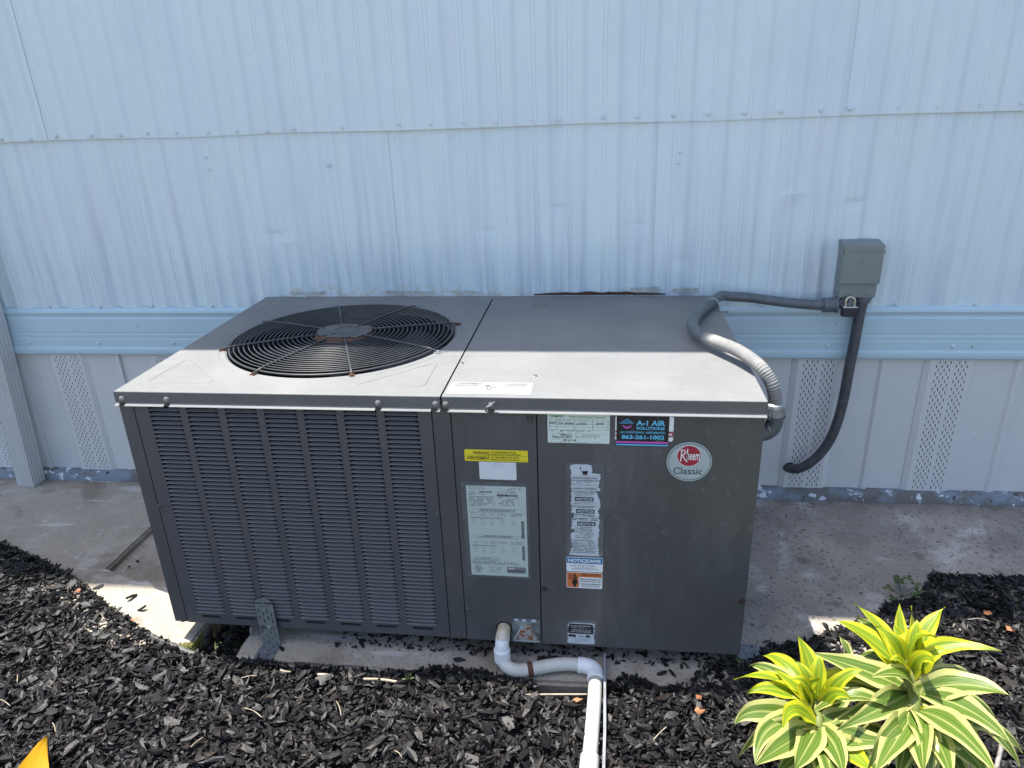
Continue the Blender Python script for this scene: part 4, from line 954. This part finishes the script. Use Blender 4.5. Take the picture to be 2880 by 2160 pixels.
pathA = [(1.238,.094,.498),(1.2355,.094,.515),(1.2255,.099,.543),(1.206,.118,.567),(1.178,.178,.574),(1.147,.234,.572),(1.121,.280,.570),(1.1125,.33,.569),(1.117,.380,.567),(1.132,.440,.565),(1.157,.506,.563),(1.187,.572,.562),(1.212,.620,.5605),(1.238,.637,.5545),(1.283,.641,.5505),(1.343,.643,.5415),(1.402,.644,.534),(1.452,.645,.530),(1.468,.645,.5305)]
Q = spline(pathA, .0011); cut = next(i for i, q in enumerate(Q) if q.y > .262 and q.x < 1.14)
def seg(name, A, mat, amp):
    rr = [.0122*(1+amp*math.sin(2*math.pi*i*.0011/.0046)) for i in range(len(A))]; return mk(name, *tube(A, rr, 16), mat, c1, smooth=True)
seg('sunlit_hose', Q[:cut+1], m_cond2, .05); seg('hose', Q[cut:], m_cond, .012)  # front stretch carries the sunlit colour, the rest the plain one
mk('hose_connector', *lathe([(.0145, 0), (.0175, .002), (.0175, .020), (.0165, .025), (.0125, .028)], (1.2385, .094, .476), (-.06, 0, 1), 20), m_galv, c1)
mk('connector_collar', *lathe([(.0185, 0), (.0185, .003)], (1.2395, .094, .474), (-.06, 0, 1), 24), m_cond, c1)
rb = []
for k in range(20):
    a = 2*math.pi*k/20; rb.append(box(1.2378+.0172*math.cos(a)-.0009, 1.2378+.0172*math.cos(a)+.0009, .094+.0172*math.sin(a)-.0009, .094+.0172*math.sin(a)+.0009, .479, .495))
mk('grip_rib', *join(*rb), m_galv, c1)
mk('elbow', *tube(spline([(1.2395, .094, .476), (1.2395, .094, .462), (1.234, .094, .449), (1.222, .094, .441), (1.199, .094, .440)], .002), .0155, 16), m_cond, c1, smooth=True)
mk('box_connector', *lathe([(.0135, 0), (.0180, .001), (.0185, .006), (.0178, .008), (.0182, .026), (.0198, .028), (.0198, .034), (.013, .035)], (1.462, .645, .530), (1, 0, .03), 20), m_cond, c1)
mk('box_elbow', *tube(spline([(1.494, .645, .531), (1.504, .645, .533), (1.512, .646, .540), (1.514, .646, .552)], .002), .0105, 12), m_condd, c1, smooth=True)
mk('hose_strap', *tube(spline([(1.160,.545,.5485),(1.163,.543,.560),(1.170,.540,.573),(1.180,.537,.5765),(1.189,.533,.573),(1.194,.531,.560),(1.197,.530,.5485),(1.214,.524,.5485)], .0015), .0022, 6), m_galv, c1)
c2 = root('drop_conduit', (1.56, yw-.03, .05), 'dark flexible conduit dropping from the disconnect box into the skirting', 'conduit')
mk('hose', *corr([(1.562,yw-.024,.545),(1.5585,yw-.026,.52),(1.555,yw-.031,.478),(1.553,yw-.034,.435),(1.549,yw-.037,.369),(1.545,yw-.04,.278),(1.537,yw-.042,.208),(1.522,yw-.042,.150),(1.496,yw-.04,.102),(1.466,yw-.034,.070),(1.447,yw-.018,.056),(1.437,yw+.006,.049)], .0128, .0046, .014), m_condd, c2, smooth=True)
lv, lf = lathe([(.0155, 0), (.0155, .0008)], (1.4425, yw-.0022, .052), (0, -1, 0), 16); mk('entry_hole', lv, lf, m_void, c2)

# ------------------------------------------------------------------ condensate drain
dr = root('drain_pipe', (.915, -.06, ZS), 'white PVC drain pipe bending from the cabinet onto the mulch', 'pipe')
mk('stained_stub', *tube(spline([(.7285,.012,.030),(.7285,-.006,.030),(.728,-.018,.0275),(.7275,-.026,.020)], .002), .0135, 16), m_stain, dr, smooth=True)
mk('fitting_elbow', *tube(spline([(.728,-.014,.027),(.7275,-.023,.021),(.727,-.0285,.011),(.727,-.030,.0)], .002), .0142, 18), m_pvcnew, dr, smooth=True)
mk('coupling', *lathe([(.0140, 0), (.0165, .0006), (.0167, .027), (.0150, .029)], (.7275, -.032, -.024), (-.02, .02, 1), 24), m_pvcnew, dr)
pp = spline([(.7275,-.031,-.012),(.729,-.035,-.021),(.736,-.043,-.0265),(.748,-.050,-.0285),(.764,-.052,-.029),(.788,-.047,-.0285),(.824,-.036,-.027),(.855,-.031,-.0255),(.884,-.030,-.0265),(.90,-.0305,-.028)], .002)
mk('bent_pipe', *tube(pp, .0134, 18), m_pvc, dr, smooth=True)
mk('corner_elbow', *tube(spline([(.880,-.030,-.0265),(.893,-.030,-.0272),(.906,-.0335,-.028),(.9145,-.043,-.0285),(.916,-.058,-.0285),(.916,-.066,-.0285)], .002), [.0163]*6+[.0163]*99, 18) if False else tube(spline([(.880,-.030,-.0265),(.893,-.030,-.0272),(.906,-.0335,-.028),(.9145,-.043,-.0285),(.916,-.058,-.0285),(.916,-.064,-.0285)], .002), .0160, 18), m_pvcnew, dr, smooth=True)
mk('elbow_lip', *lathe([(.0165, 0), (.0172, .001), (.0172, .006), (.0165, .007)], (.916, -.060, -.0285), (0, -1, 0), 22), m_pvcnew, dr)
mk('long_pipe', *tube([(.916, -.055, -.0285), (.9145, -.12, -.0285), (.9085, -.245, -.0285), (.9083, -.25, -.0285)], .0134, 20), m_pvc, dr, smooth=True)
mk('end_fitting', *lathe([(.0140, 0), (.0168, .0012), (.0168, .038), (.0162, .04), (.0162, .22)], (.9086, -.243, -.0285), (-.045, -1, 0), 22), m_pvc, dr)
mk('rusty_clamp', *tube([(.7800, -.0495, -.0287), (.790, -.0467, -.0284)], .0146, 18), m_rust, dr, smooth=False)
ed = root('edging_strip', (.93, -.15, ZS), 'thin grey edging strip standing beside the white drain pipe', 'edging')
mk('strip', *join(([(.9315,.0,-.0420),(.9360,.0,-.0420),(.9360,.0,-.020),(.9315,.0,-.020),(.9315,-.19,-.050),(.9365,-.19,-.050),(.9365,-.19,-.020),(.9315,-.19,-.020),(.9260,-.45,-.050),(.9310,-.45,-.050),(.9310,-.45,-.018),(.9260,-.45,-.018)],[(0,3,2,1),(0,1,5,4),(1,2,6,5),(2,3,7,6),(3,0,4,7),(4,5,9,8),(5,6,10,9),(6,7,11,10),(7,4,8,11),(8,9,10,11)])), m_strip, ed)
hp = tube(spline([(-.10,.012,-.046),(-.05,-.014,-.040),(.0,-.034,-.038),(.04,-.046,-.040),(.085,-.056,-.048)], .004), .0075, 10)
bp = root('buried_pipe', (.0, -.012, -.05), 'short dark grey pipe half buried at the mulch edge by the mossy block', 'pipe'); mk('pipe_run', *hp, m_bpipe, bp, smooth=True); mk('pipe_joint', *tube([(.005, -.036, -.038), (.013, -.0385, -.0382)], .0088, 12), m_bpipe, bp)

# ------------------------------------------------------------------ brackets
br = root('strap_bracket', (.22, 0, ZS), 'perforated grey strap bracket bolted to the louvred panel and curb', 'bracket')
cols = [.2045, .2135, .2225, .2315]; hs = []
for c_, x in enumerate(cols):
    z = .052 if c_ in (0, 2) else .0425
    while z > -.036: hs.append((x-.0012, x+.0012, z-.009, z)); z -= .0185
hs = [h for h in hs if not (abs(h[2]-.006) < .012 and (abs(h[0]-.2033) < .002 or abs(h[0]-.2213) < .002))]
hs.append((.2055, .2300, .0588, .0600)); hs.append((.2155, .2195, .0655, .0685))
V, F = perforated(.1985, .2385, -.0425, .066, hs, -.0080, .0018)
top = [(.1985, .066), (.1985, .0685), (.2015, .0728), (.2065, .0762), (.2125, .0783), (.2185, .079), (.2245, .0783), (.2305, .0762), (.2355, .0728), (.2385, .0685), (.2385, .066)]
mk('strap', *join((V, F), prism(top[::-1] if area(top) < 0 else top, -.0080, .0018)), m_bracket, br)
fo = mk('foot', *box(.1985, .2395, -.052, -.0075, ZS+.0008, ZS+.0026), m_foot, br)
for x, y in ((.2065, -.018), (.2275, -.018), (.2045, -.041), (.2265, -.041)): lv, lf = lathe([(.0021, 0), (.0021, .0003)], (x, y, ZS+.0026), (0, 0, 1), 12); mk('hole', lv, lf, m_void, fo)
lv, lf = lathe([(.0046, 0), (.0046, .0008), (.003, .0012), (.0028, .003)], (.2165, -.030, ZS+.0026), (0, 0, 1), 8); mk('bolt', lv, lf, m_foot, fo)
for x, z, mm in ((.2050, .0045, smb), (.2222, .0055, sm)): inst('bolt', mm, (x, -.0080, z), br)
b2 = root('corner_bracket', (1.22, .05, ZS), 'small galvanised bracket plate at the right bottom corner of the cabinet', 'bracket')
ft2 = mk('foot', *box(1.204, 1.250, .030, .074, ZS+.0008, ZS+.0030, .0005, 1), m_foot, b2); mk('upright', *box(1.2006, 1.2028, .030, .074, ZS+.0008, .03), m_foot, b2)
for x, y in ((1.238, .066), (1.238, .042)): lv, lf = lathe([(.0026, 0), (.0026, .0003)], (x, y, ZS+.0030), (0, 0, 1), 12); mk('hole', lv, lf, m_void, ft2)
lv, lf = lathe([(.006, 0), (.006, .0008), (.0038, .0012), (.0036, .004)], (1.222, .056, ZS+.0030), (0, 0, 1), 8); mk('bolt', lv, lf, m_galv, ft2)

# ------------------------------------------------------------------ downspout
ds = root('downspout', (-.86, .62, ZS), 'off white ribbed downspout standing against the skirting at the left edge', 'downspout')
def dsp():
    V, F = [], []; Pf = []
    nr = 6; x0, x1, y0, y1 = -.884, -.829, .594, .644
    for k in range(nr*4+1): x = x0+(x1-x0)*k/(nr*4); Pf.append((x, y0+(0, .0028, .0034, .0012)[k % 4]))
    for k in range(1, 17): Pf.append((x1-(0, .0022, .0028, .001)[k % 4], y0+(y1-y0)*k/16))
    Pf += [(x0, y1)]
    lev = [(ZS+.001, 0), (.45, .030), (.52, .032), (2.30, .032)]
    for z, s in lev:
        for x, y in Pf: V.append((x+s, y+.15*s, z))
    n_ = len(Pf)
    for j in range(3):
        for i in range(n_): F.append((j*n_+i, j*n_+(i+1) % n_, (j+1)*n_+(i+1) % n_, (j+1)*n_+i))
    return V, F
mk('pipe_wall', *dsp(), m_spout, ds)

# ------------------------------------------------------------------ plants
def pix(x, y, dist):
    d = CROT @ Vector(((x-1440)/2025.4, -(y-1080)/2025.4, -1)); d.normalize(); return CAM+d*dist
def z8(x, y): return (1920+x*960/2212, 1460+y*700/1613)
def leaf(name, B, Vm, T, W, mat, parent, roll=0.0, fold=.18, seed=0):
    B, Vm, T = Vector(B), Vector(Vm), Vector(T); Cc = 2*Vm-.5*(B+T); n_ = 15; m_ = 7; V, F, UV = [], [], []
    rr = random.Random(seed)
    ph = rr.uniform(0, 6); rr0 = rr.uniform(-1, 1)
    prevW = None
    for i in range(n_):
        t = i/(n_-1); p = B*(1-t)**2+Cc*2*t*(1-t)+T*t*t; tan = ((Cc-B)*(1-t)+(T-Cc)*t).normalized()
        nrm = Vector((0, 0, 1))*.62+(CAM-p).normalized()*.55; nrm = (nrm-tan*nrm.dot(tan)).normalized()
        wd = tan.cross(nrm).normalized(); q = Matrix.Rotation(roll+rr0*.3+.38*math.sin(t*3.3+ph), 3, tan); wd = q @ wd; nrm = q @ nrm
        wt = .86*W*((.34+.66*math.sin(min(t/.40, 1)*math.pi/2)) if t < .40 else max(0.02, (1-((t-.40)/.60)**1.5)))*(1+.05*math.sin(t*17+ph))
        for j in range(m_):
            s = -1+2*j/(m_-1)
            V.append(p+wd*(s*wt/2)+nrm*(wt*fold*(abs(s)**1.5)*(1-.5*t)+.0022*math.sin(t*11+ph+s*2)*abs(s))); UV.append((t, j/(m_-1)))
    for i in range(n_-1):
        for j in range(m_-1): a = i*m_+j; F.append((a, a+1, a+m_+1, a+m_))
    return mk(name, V, F, mat, parent, smooth=True, uv=UV)
def plant(name, base, label, nodes, leaves, stems):
    r_ = root(name, base, label, 'plant', 'variegated plants in the mulch')
    for nd, (Bp, bd) in list(nodes.items()):
        rq = random.Random(hash(nd) % 7 if False else ord(nd[0]))
        for k in range(7 if nd not in 'ua' else 0):
            a = 2*math.pi*k/7+rq.uniform(-.3, .3); l = rq.uniform(.10, .15); o2 = Vector((math.cos(a), math.sin(a), 0))
            leaf('leaf', Bp-Vector((0, 0, .03)), Bp+o2*l*.55+Vector((0, 0, .005)), Bp+o2*l+Vector((0, 0, rq.uniform(-.07, -.03))), rq.uniform(.030, .040), m_leafo, r_, 0, .18, 200+k)
    for P, rad in stems: mk('stem', *tube(spline(P, .02), rad, 8), m_stem, r_, smooth=True)
    rq = random.Random(len(leaves))
    for nd, (Bp, bd) in nodes.items():
        for k in range(5 if nd in 'ua' else 0):
            a = 2*math.pi*k/5+rq.uniform(-.3, .3); up = rq.uniform(.05, .085); o2 = Vector((math.cos(a), math.sin(a), 0))*rq.uniform(.035, .06)
            leaf('leaf', Bp-Vector((0, 0, .015)), Bp+o2*.45+Vector((0, 0, up*.7)), Bp+o2+Vector((0, 0, up)), rq.uniform(.026, .034), m_leafy, r_, 0, .2, 100+k)
    for i, (nd, via, tip, dt, W, mat, roll) in enumerate(leaves):
        Bp, bd = nodes[nd]; dv = bd+(dt-0)*.45
        leaf('leaf', Bp, pix(*z8(*via), dv), pix(*z8(*tip), bd+dt), W, mat, r_, roll, seed=i)
    return r_
dU, dM_, dL = 1.33, 1.315, 1.29
Nu = (pix(*z8(1468, 1010), dU), dU); Nm = (pix(*z8(1490, 1120), dM_), dM_); Nl = (pix(*z8(1505, 1240), dL), dL)
Y_, O_ = m_leafy, m_leafo
baseR = Vector((pix(*z8(1500, 1240), dL).x+.01, pix(*z8(1500, 1240), dL).y+.02, -.05))
plant('variegated_plant', baseR, 'taller yellow and green striped plant at the right, behind the other', {'u': Nu, 'm': Nm, 'l': Nl}, [
    ('u', (1290, 720), (1110, 545), .03, .036, Y_, .2), ('u', (1420, 780), (1405, 548), .02, .034, Y_, 0), ('u', (1490, 790), (1480, 562), .05, .030, Y_, .3), ('u', (1560, 760), (1702, 568), .02, .040, Y_, -.2),
    ('u', (1500, 800), (1645, 765), -.05, .050, Y_, -.3), ('u', (1660, 830), (2068, 856), -.01, .034, Y_, .1), ('u', (1190, 760), (972, 652), -.01, .044, Y_, .15), ('u', (1290, 760), (1118, 636), .06, .034, O_, 0), ('u', (1350, 960), (1280, 850), .04, .030, Y_, 0),
    ('u', (1420, 800), (1370, 690), .0, .030, Y_, .4), ('u', (1600, 860), (1600, 740), .06, .028, Y_, 0),
    ('m', (1180, 985), (852, 868), -.03, .050, O_, .35), ('m', (1420, 1010), (1230, 1020), -.09, .046, O_, .5), ('m', (1820, 1075), (2132, 1150), -.03, .050, O_, -.1), ('m', (1700, 1000), (1872, 1010), .06, .036, O_, 0), ('m', (1830, 1225), (2112, 1440), -.07, .046, O_, 0),
    ('m', (1340, 1200), (1000, 1365), -.08, .046, O_, .2), ('m', (1210, 1070), (1000, 1085), .03, .038, O_, 0), ('m', (1200, 1220), (930, 1355), -.05, .036, O_, .5), ('m', (1100, 1010), (860, 1005), .05, .032, O_, 0), ('m', (1250, 1130), (1080, 1150), .02, .034, O_, 0), ('m', (1640, 1150), (1840, 1180), .05, .034, O_, 0),
    ('l', (1760, 1350), (2030, 1640), -.10, .046, O_, 0), ('l', (1545, 1430), (1560, 1660), -.10, .050, O_, 0), ('l', (1390, 1420), (1245, 1650), -.11, .048, O_, 0), ('l', (1790, 1330), (1925, 1455), .02, .036, Y_, 0), ('l', (1660, 1460), (1740, 1680), -.08, .044, O_, 0), ('l', (1830, 1490), (1960, 1680), -.06, .044, O_, .1), ('l', (1450, 1450), (1390, 1690), -.05, .040, O_, 0), ('l', (1640, 1500), (1650, 1720), -.02, .036, O_, 0), ('l', (1300, 1500), (1130, 1690), -.02, .038, O_, 0), ('l', (1750, 1550), (1850, 1760), -.02, .040, O_, 0)],
    [([baseR, (baseR+Nl[0])/2+Vector((.006, 0, 0)), Nl[0], Nm[0], Nu[0], Nu[0]+Vector((0, 0, .02))], .009)])
dA, dB = 1.31, 1.28
Na = (pix(*z8(868, 1225), dA), dA); Nb = (pix(*z8(885, 1345), dB), dB)
baseL = Vector((Nb[0].x+.005, Nb[0].y+.02, -.05))
plant('variegated_plant', baseL, 'shorter yellow and green striped plant left of the taller one', {'a': Na, 'b': Nb}, [
    ('a', (825, 950), (738, 742), .02, .044, Y_, 0), ('a', (720, 1080), (585, 968), .0, .030, Y_, .1), ('a', (590, 1035), (332, 1042), -.01, .034, Y_, .1), ('a', (610, 1105), (412, 1130), -.03, .034, Y_, .1), ('a', (610, 1000), (432, 952), .05, .030, O_, 0), ('a', (690, 960), (522, 885), .06, .036, Y_, -.2), ('a', (800, 1105), (908, 1030), -.05, .034, Y_, .2),
    ('a', (860, 1060), (855, 950), .0, .030, Y_, 0), ('a', (750, 1170), (660, 1110), .0, .028, Y_, 0),
    ('b', (520, 1245), (338, 1330), -.03, .044, O_, .1), ('b', (590, 1340), (468, 1585), -.07, .042, O_, .3), ('b', (730, 1235), (650, 1350), -.08, .034, Y_, .2), ('b', (680, 1450), (475, 1590), -.09, .050, O_, .1), ('b', (815, 1470), (715, 1640), -.09, .048, O_, 0), ('b', (985, 1470), (1040, 1660), -.08, .046, O_, 0), ('b', (1110, 1420), (1345, 1430), -.04, .050, O_, .1), ('a', (960, 1130), (1060, 1085), .05, .048, O_, -.3), ('a', (970, 1050), (1165, 1048), .0, .036, Y_, .2),
    ('b', (760, 1500), (600, 1650), -.05, .042, O_, 0), ('b', (1080, 1500), (1240, 1650), -.05, .042, Y_, 0), ('b', (900, 1520), (880, 1690), -.07, .044, O_, 0), ('b', (720, 1340), (480, 1400), .03, .036, Y_, 0), ('b', (1000, 1290), (1190, 1220), .03, .038, O_, 0), ('b', (740, 1360), (620, 1400), -.02, .030, Y_, 0), ('b', (1160, 1480), (1340, 1600), -.01, .040, O_, 0)],
    [([baseL, (baseL+Nb[0])/2, Nb[0], Na[0], Na[0]+Vector((0, 0, .02))], .008)])
# small leaf seen between the two plants
o = leaf('loose_leaf', pix(*z8(1075, 900), 1.52), pix(*z8(1060, 830), 1.515), pix(*z8(1008, 748), 1.52), .020, m_leafo, None, 0); tag(o, 'small striped leaf tip poking up between the two variegated plants', 'leaf')
# yellow leaf
o = leaf('yellow_leaf', (.000, -.455, -.03), (-.040, -.382, -.006), (-.085, -.292, -.022), .058, m_yleaf, None, -.1, .10); tag(o, 'bright yellow leaf on the mulch at the bottom left', 'leaf')
# dry stalk by the taller plant
o = mk('dry_stalk', *tube(spline([(1.50, -.31, -.03), (1.535, -.275, .02), (1.555, -.245, .05), (1.565, -.225, .075)], .005), [.0042]*200, 7) if False else tube(spline([(1.50, -.31, -.03), (1.535, -.275, .02), (1.555, -.245, .05), (1.565, -.225, .075)], .005), .0038, 7), M('bleached_stalk', (.3, .28, .25), .7, layers=[dict(s=60, c=(.12, .1, .09), lo=.5, hi=.6)]), None, True); tag(o, 'bleached white dry stalk at the right edge of the taller plant', 'stalk')

# weeds, moss, litter
def weed(x, y, z, s, n_, lab, seed):
    rr = random.Random(seed); r_ = root('weed', (x, y, z), lab, 'weed', 'small weeds')
    for k in range(n_):
        a = rr.uniform(0, 6.28); l = s*rr.uniform(.5, 1); b = Vector((x, y, z)); t = b+Vector((math.cos(a)*l, math.sin(a)*l, s*rr.uniform(.2, .9)))
        sp = mk('stem', *tube([b, (b+t)/2+Vector((0, 0, .003)), t], .0006, 5), m_weed, r_)
        for q in range(3):
            aa = a+R(120*q); e_ = t+Vector((math.cos(aa), math.sin(aa), .1))*s*.35; sd = Vector((-math.sin(aa), math.cos(aa), 0))*s*.16; mid = (t+e_)/2+Vector((0, 0, .0006))
            mk('leaflet', [t, mid+sd, e_, mid-sd], [(0, 3, 2, 1)], m_weed, sp)
weed(.537, -.086, -.043, .014, 6, 'tiny clover weed at the mulch edge under the louvred panel', 1)
weed(.101, -.052, -.045, .010, 3, 'tiny green sprout beside the mossy concrete block', 2)
weed(1.60, .255, -.042, .040, 9, 'dark low weed at the mulch edge behind the plants', 3)
weed(1.185, .020, -.043, .022, 7, 'low green weed by the right bottom corner of the cabinet', 4)
n = 900; r2 = np.random.default_rng(8)
mp_ = []
for _ in range(n):
    u, v = r2.random(), r2.random()
    if r2.random() < .6: mp_.append((.0415+.0015*r2.random(), -.040+.06*u, -.085+.042*v**.7))
    else: mp_.append((.0+.042*r2.random()**.5, -.040+.022*u*u, ZS+.0008))
mp_ = np.array(mp_); Vv, Ff, Cc_ = chips(mp_, r2.uniform(.003, .007, n), np.full(n, .9), 77)
tag(fastmesh('moss', Vv, Ff, Cc_, m_moss), 'yellow green moss on the end face of the concrete strip', 'moss', kind='stuff')
tw = [(-.269,-.144,-.24,-.179,'pale straw lying upright on the mulch near the left edge'),(-.246,-.225,-.209,-.235,'pale straw at the left edge just above the yellow leaf'),(-.099,-.263,-.078,-.282,'short pale straw right beside the tip of the yellow leaf'),
    (.248,-.192,.291,-.208,'straight pale straw on the mulch below the strap bracket'),(.189,-.292,.201,-.262,'slanting straw on the mulch near the bottom, below the bracket'),(.206,-.119,.235,-.11,'thin bowed straw just in front of the strap bracket foot'),
    (.564,-.261,.581,-.274,'small straw at the bottom of the mulch left of the pipe'),(1.02,-.2,1.045,-.17,'lone straw on the mulch between drain pipe and plants'),(1.70,.17,1.74,.165,'dry straw at the shadow edge behind the taller plant'),(.42,-.16,.44,-.19,'short straw on the mulch below the middle of the louvred panel')]
for i, (a, b, c, d, lab) in enumerate(tw):
    za, zb = float(mz(a, b))+.010, float(mz(c, d))+.010
    o = mk('straw', *tube(spline([(a, b, za), ((a+c)/2+.001, (b+d)/2+.001, max(za, zb)+.002), (c, d, zb)], .004), .0009, 5), m_twig, None, True, at=(a, b, za)); tag(o, lab, 'straw', 'dry straws on the mulch')
for (P, r_, lab) in [([(.274,-.086,-.036),(.285,-.090,-.034),(.297,-.088,-.037)],.0022,'curled pale stick at the curb edge right of the strap bracket'), ([(.355,-.090,-.037),(.372,-.090,-.036),(.388,-.092,-.038)],.0032,'short white stick at the curb edge under the louvred panel'), ([(.447,-.094,-.037),(.487,-.094,-.035),(.528,-.095,-.038)],.0030,'long pale stick lying along the curb under the louvred panel'), ([(.775,-.104,-.040),(.82,-.103,-.036),(.90,-.092,-.040)],.0019,'long thin pale stick lying left of the drain pipe elbow')]:
    o = mk('stick', *tube(spline(P, .004), r_, 7), m_twig, None, True, at=P[0]); tag(o, lab, 'stick')
for i, (x, y, s, lab) in enumerate([(.883,-.111,.022,'orange brown dry leaf scrap just left of the drain pipe'),(1.11,-.099,.016,'upper of two rusty leaf scraps between pipe and plant'),(1.107,-.132,.022,'lower of two rusty leaf scraps between pipe and plant'),(1.743,.183,.024,'brown dry leaf scrap at the shadow edge behind the plants'),(1.77,.138,.024,'curled tan leaf scrap right behind the taller plant'),(-.318,.108,.016,'tan leaf scrap at the mulch edge on the left'),(-.126,.028,.014,'orange leaf scrap by the sunlit concrete on the left')]):
    z = float(mz(x, y))+.014; r2 = random.Random(i); P = []
    V = [(x, y, z+s*.25)]
    for k in range(7):
        a = 2*math.pi*k/7; q = s*.5*r2.uniform(.6, 1); V.append((x+q*math.cos(a), y+.7*q*math.sin(a), z+r2.uniform(-.1, .35)*s))
    o = mk('dry_leaf', V, [(0, 1+k, 1+(k+1) % 7) for k in range(7)], m_litter, at=(x, y, z)); tag(o, lab, 'dry leaf')
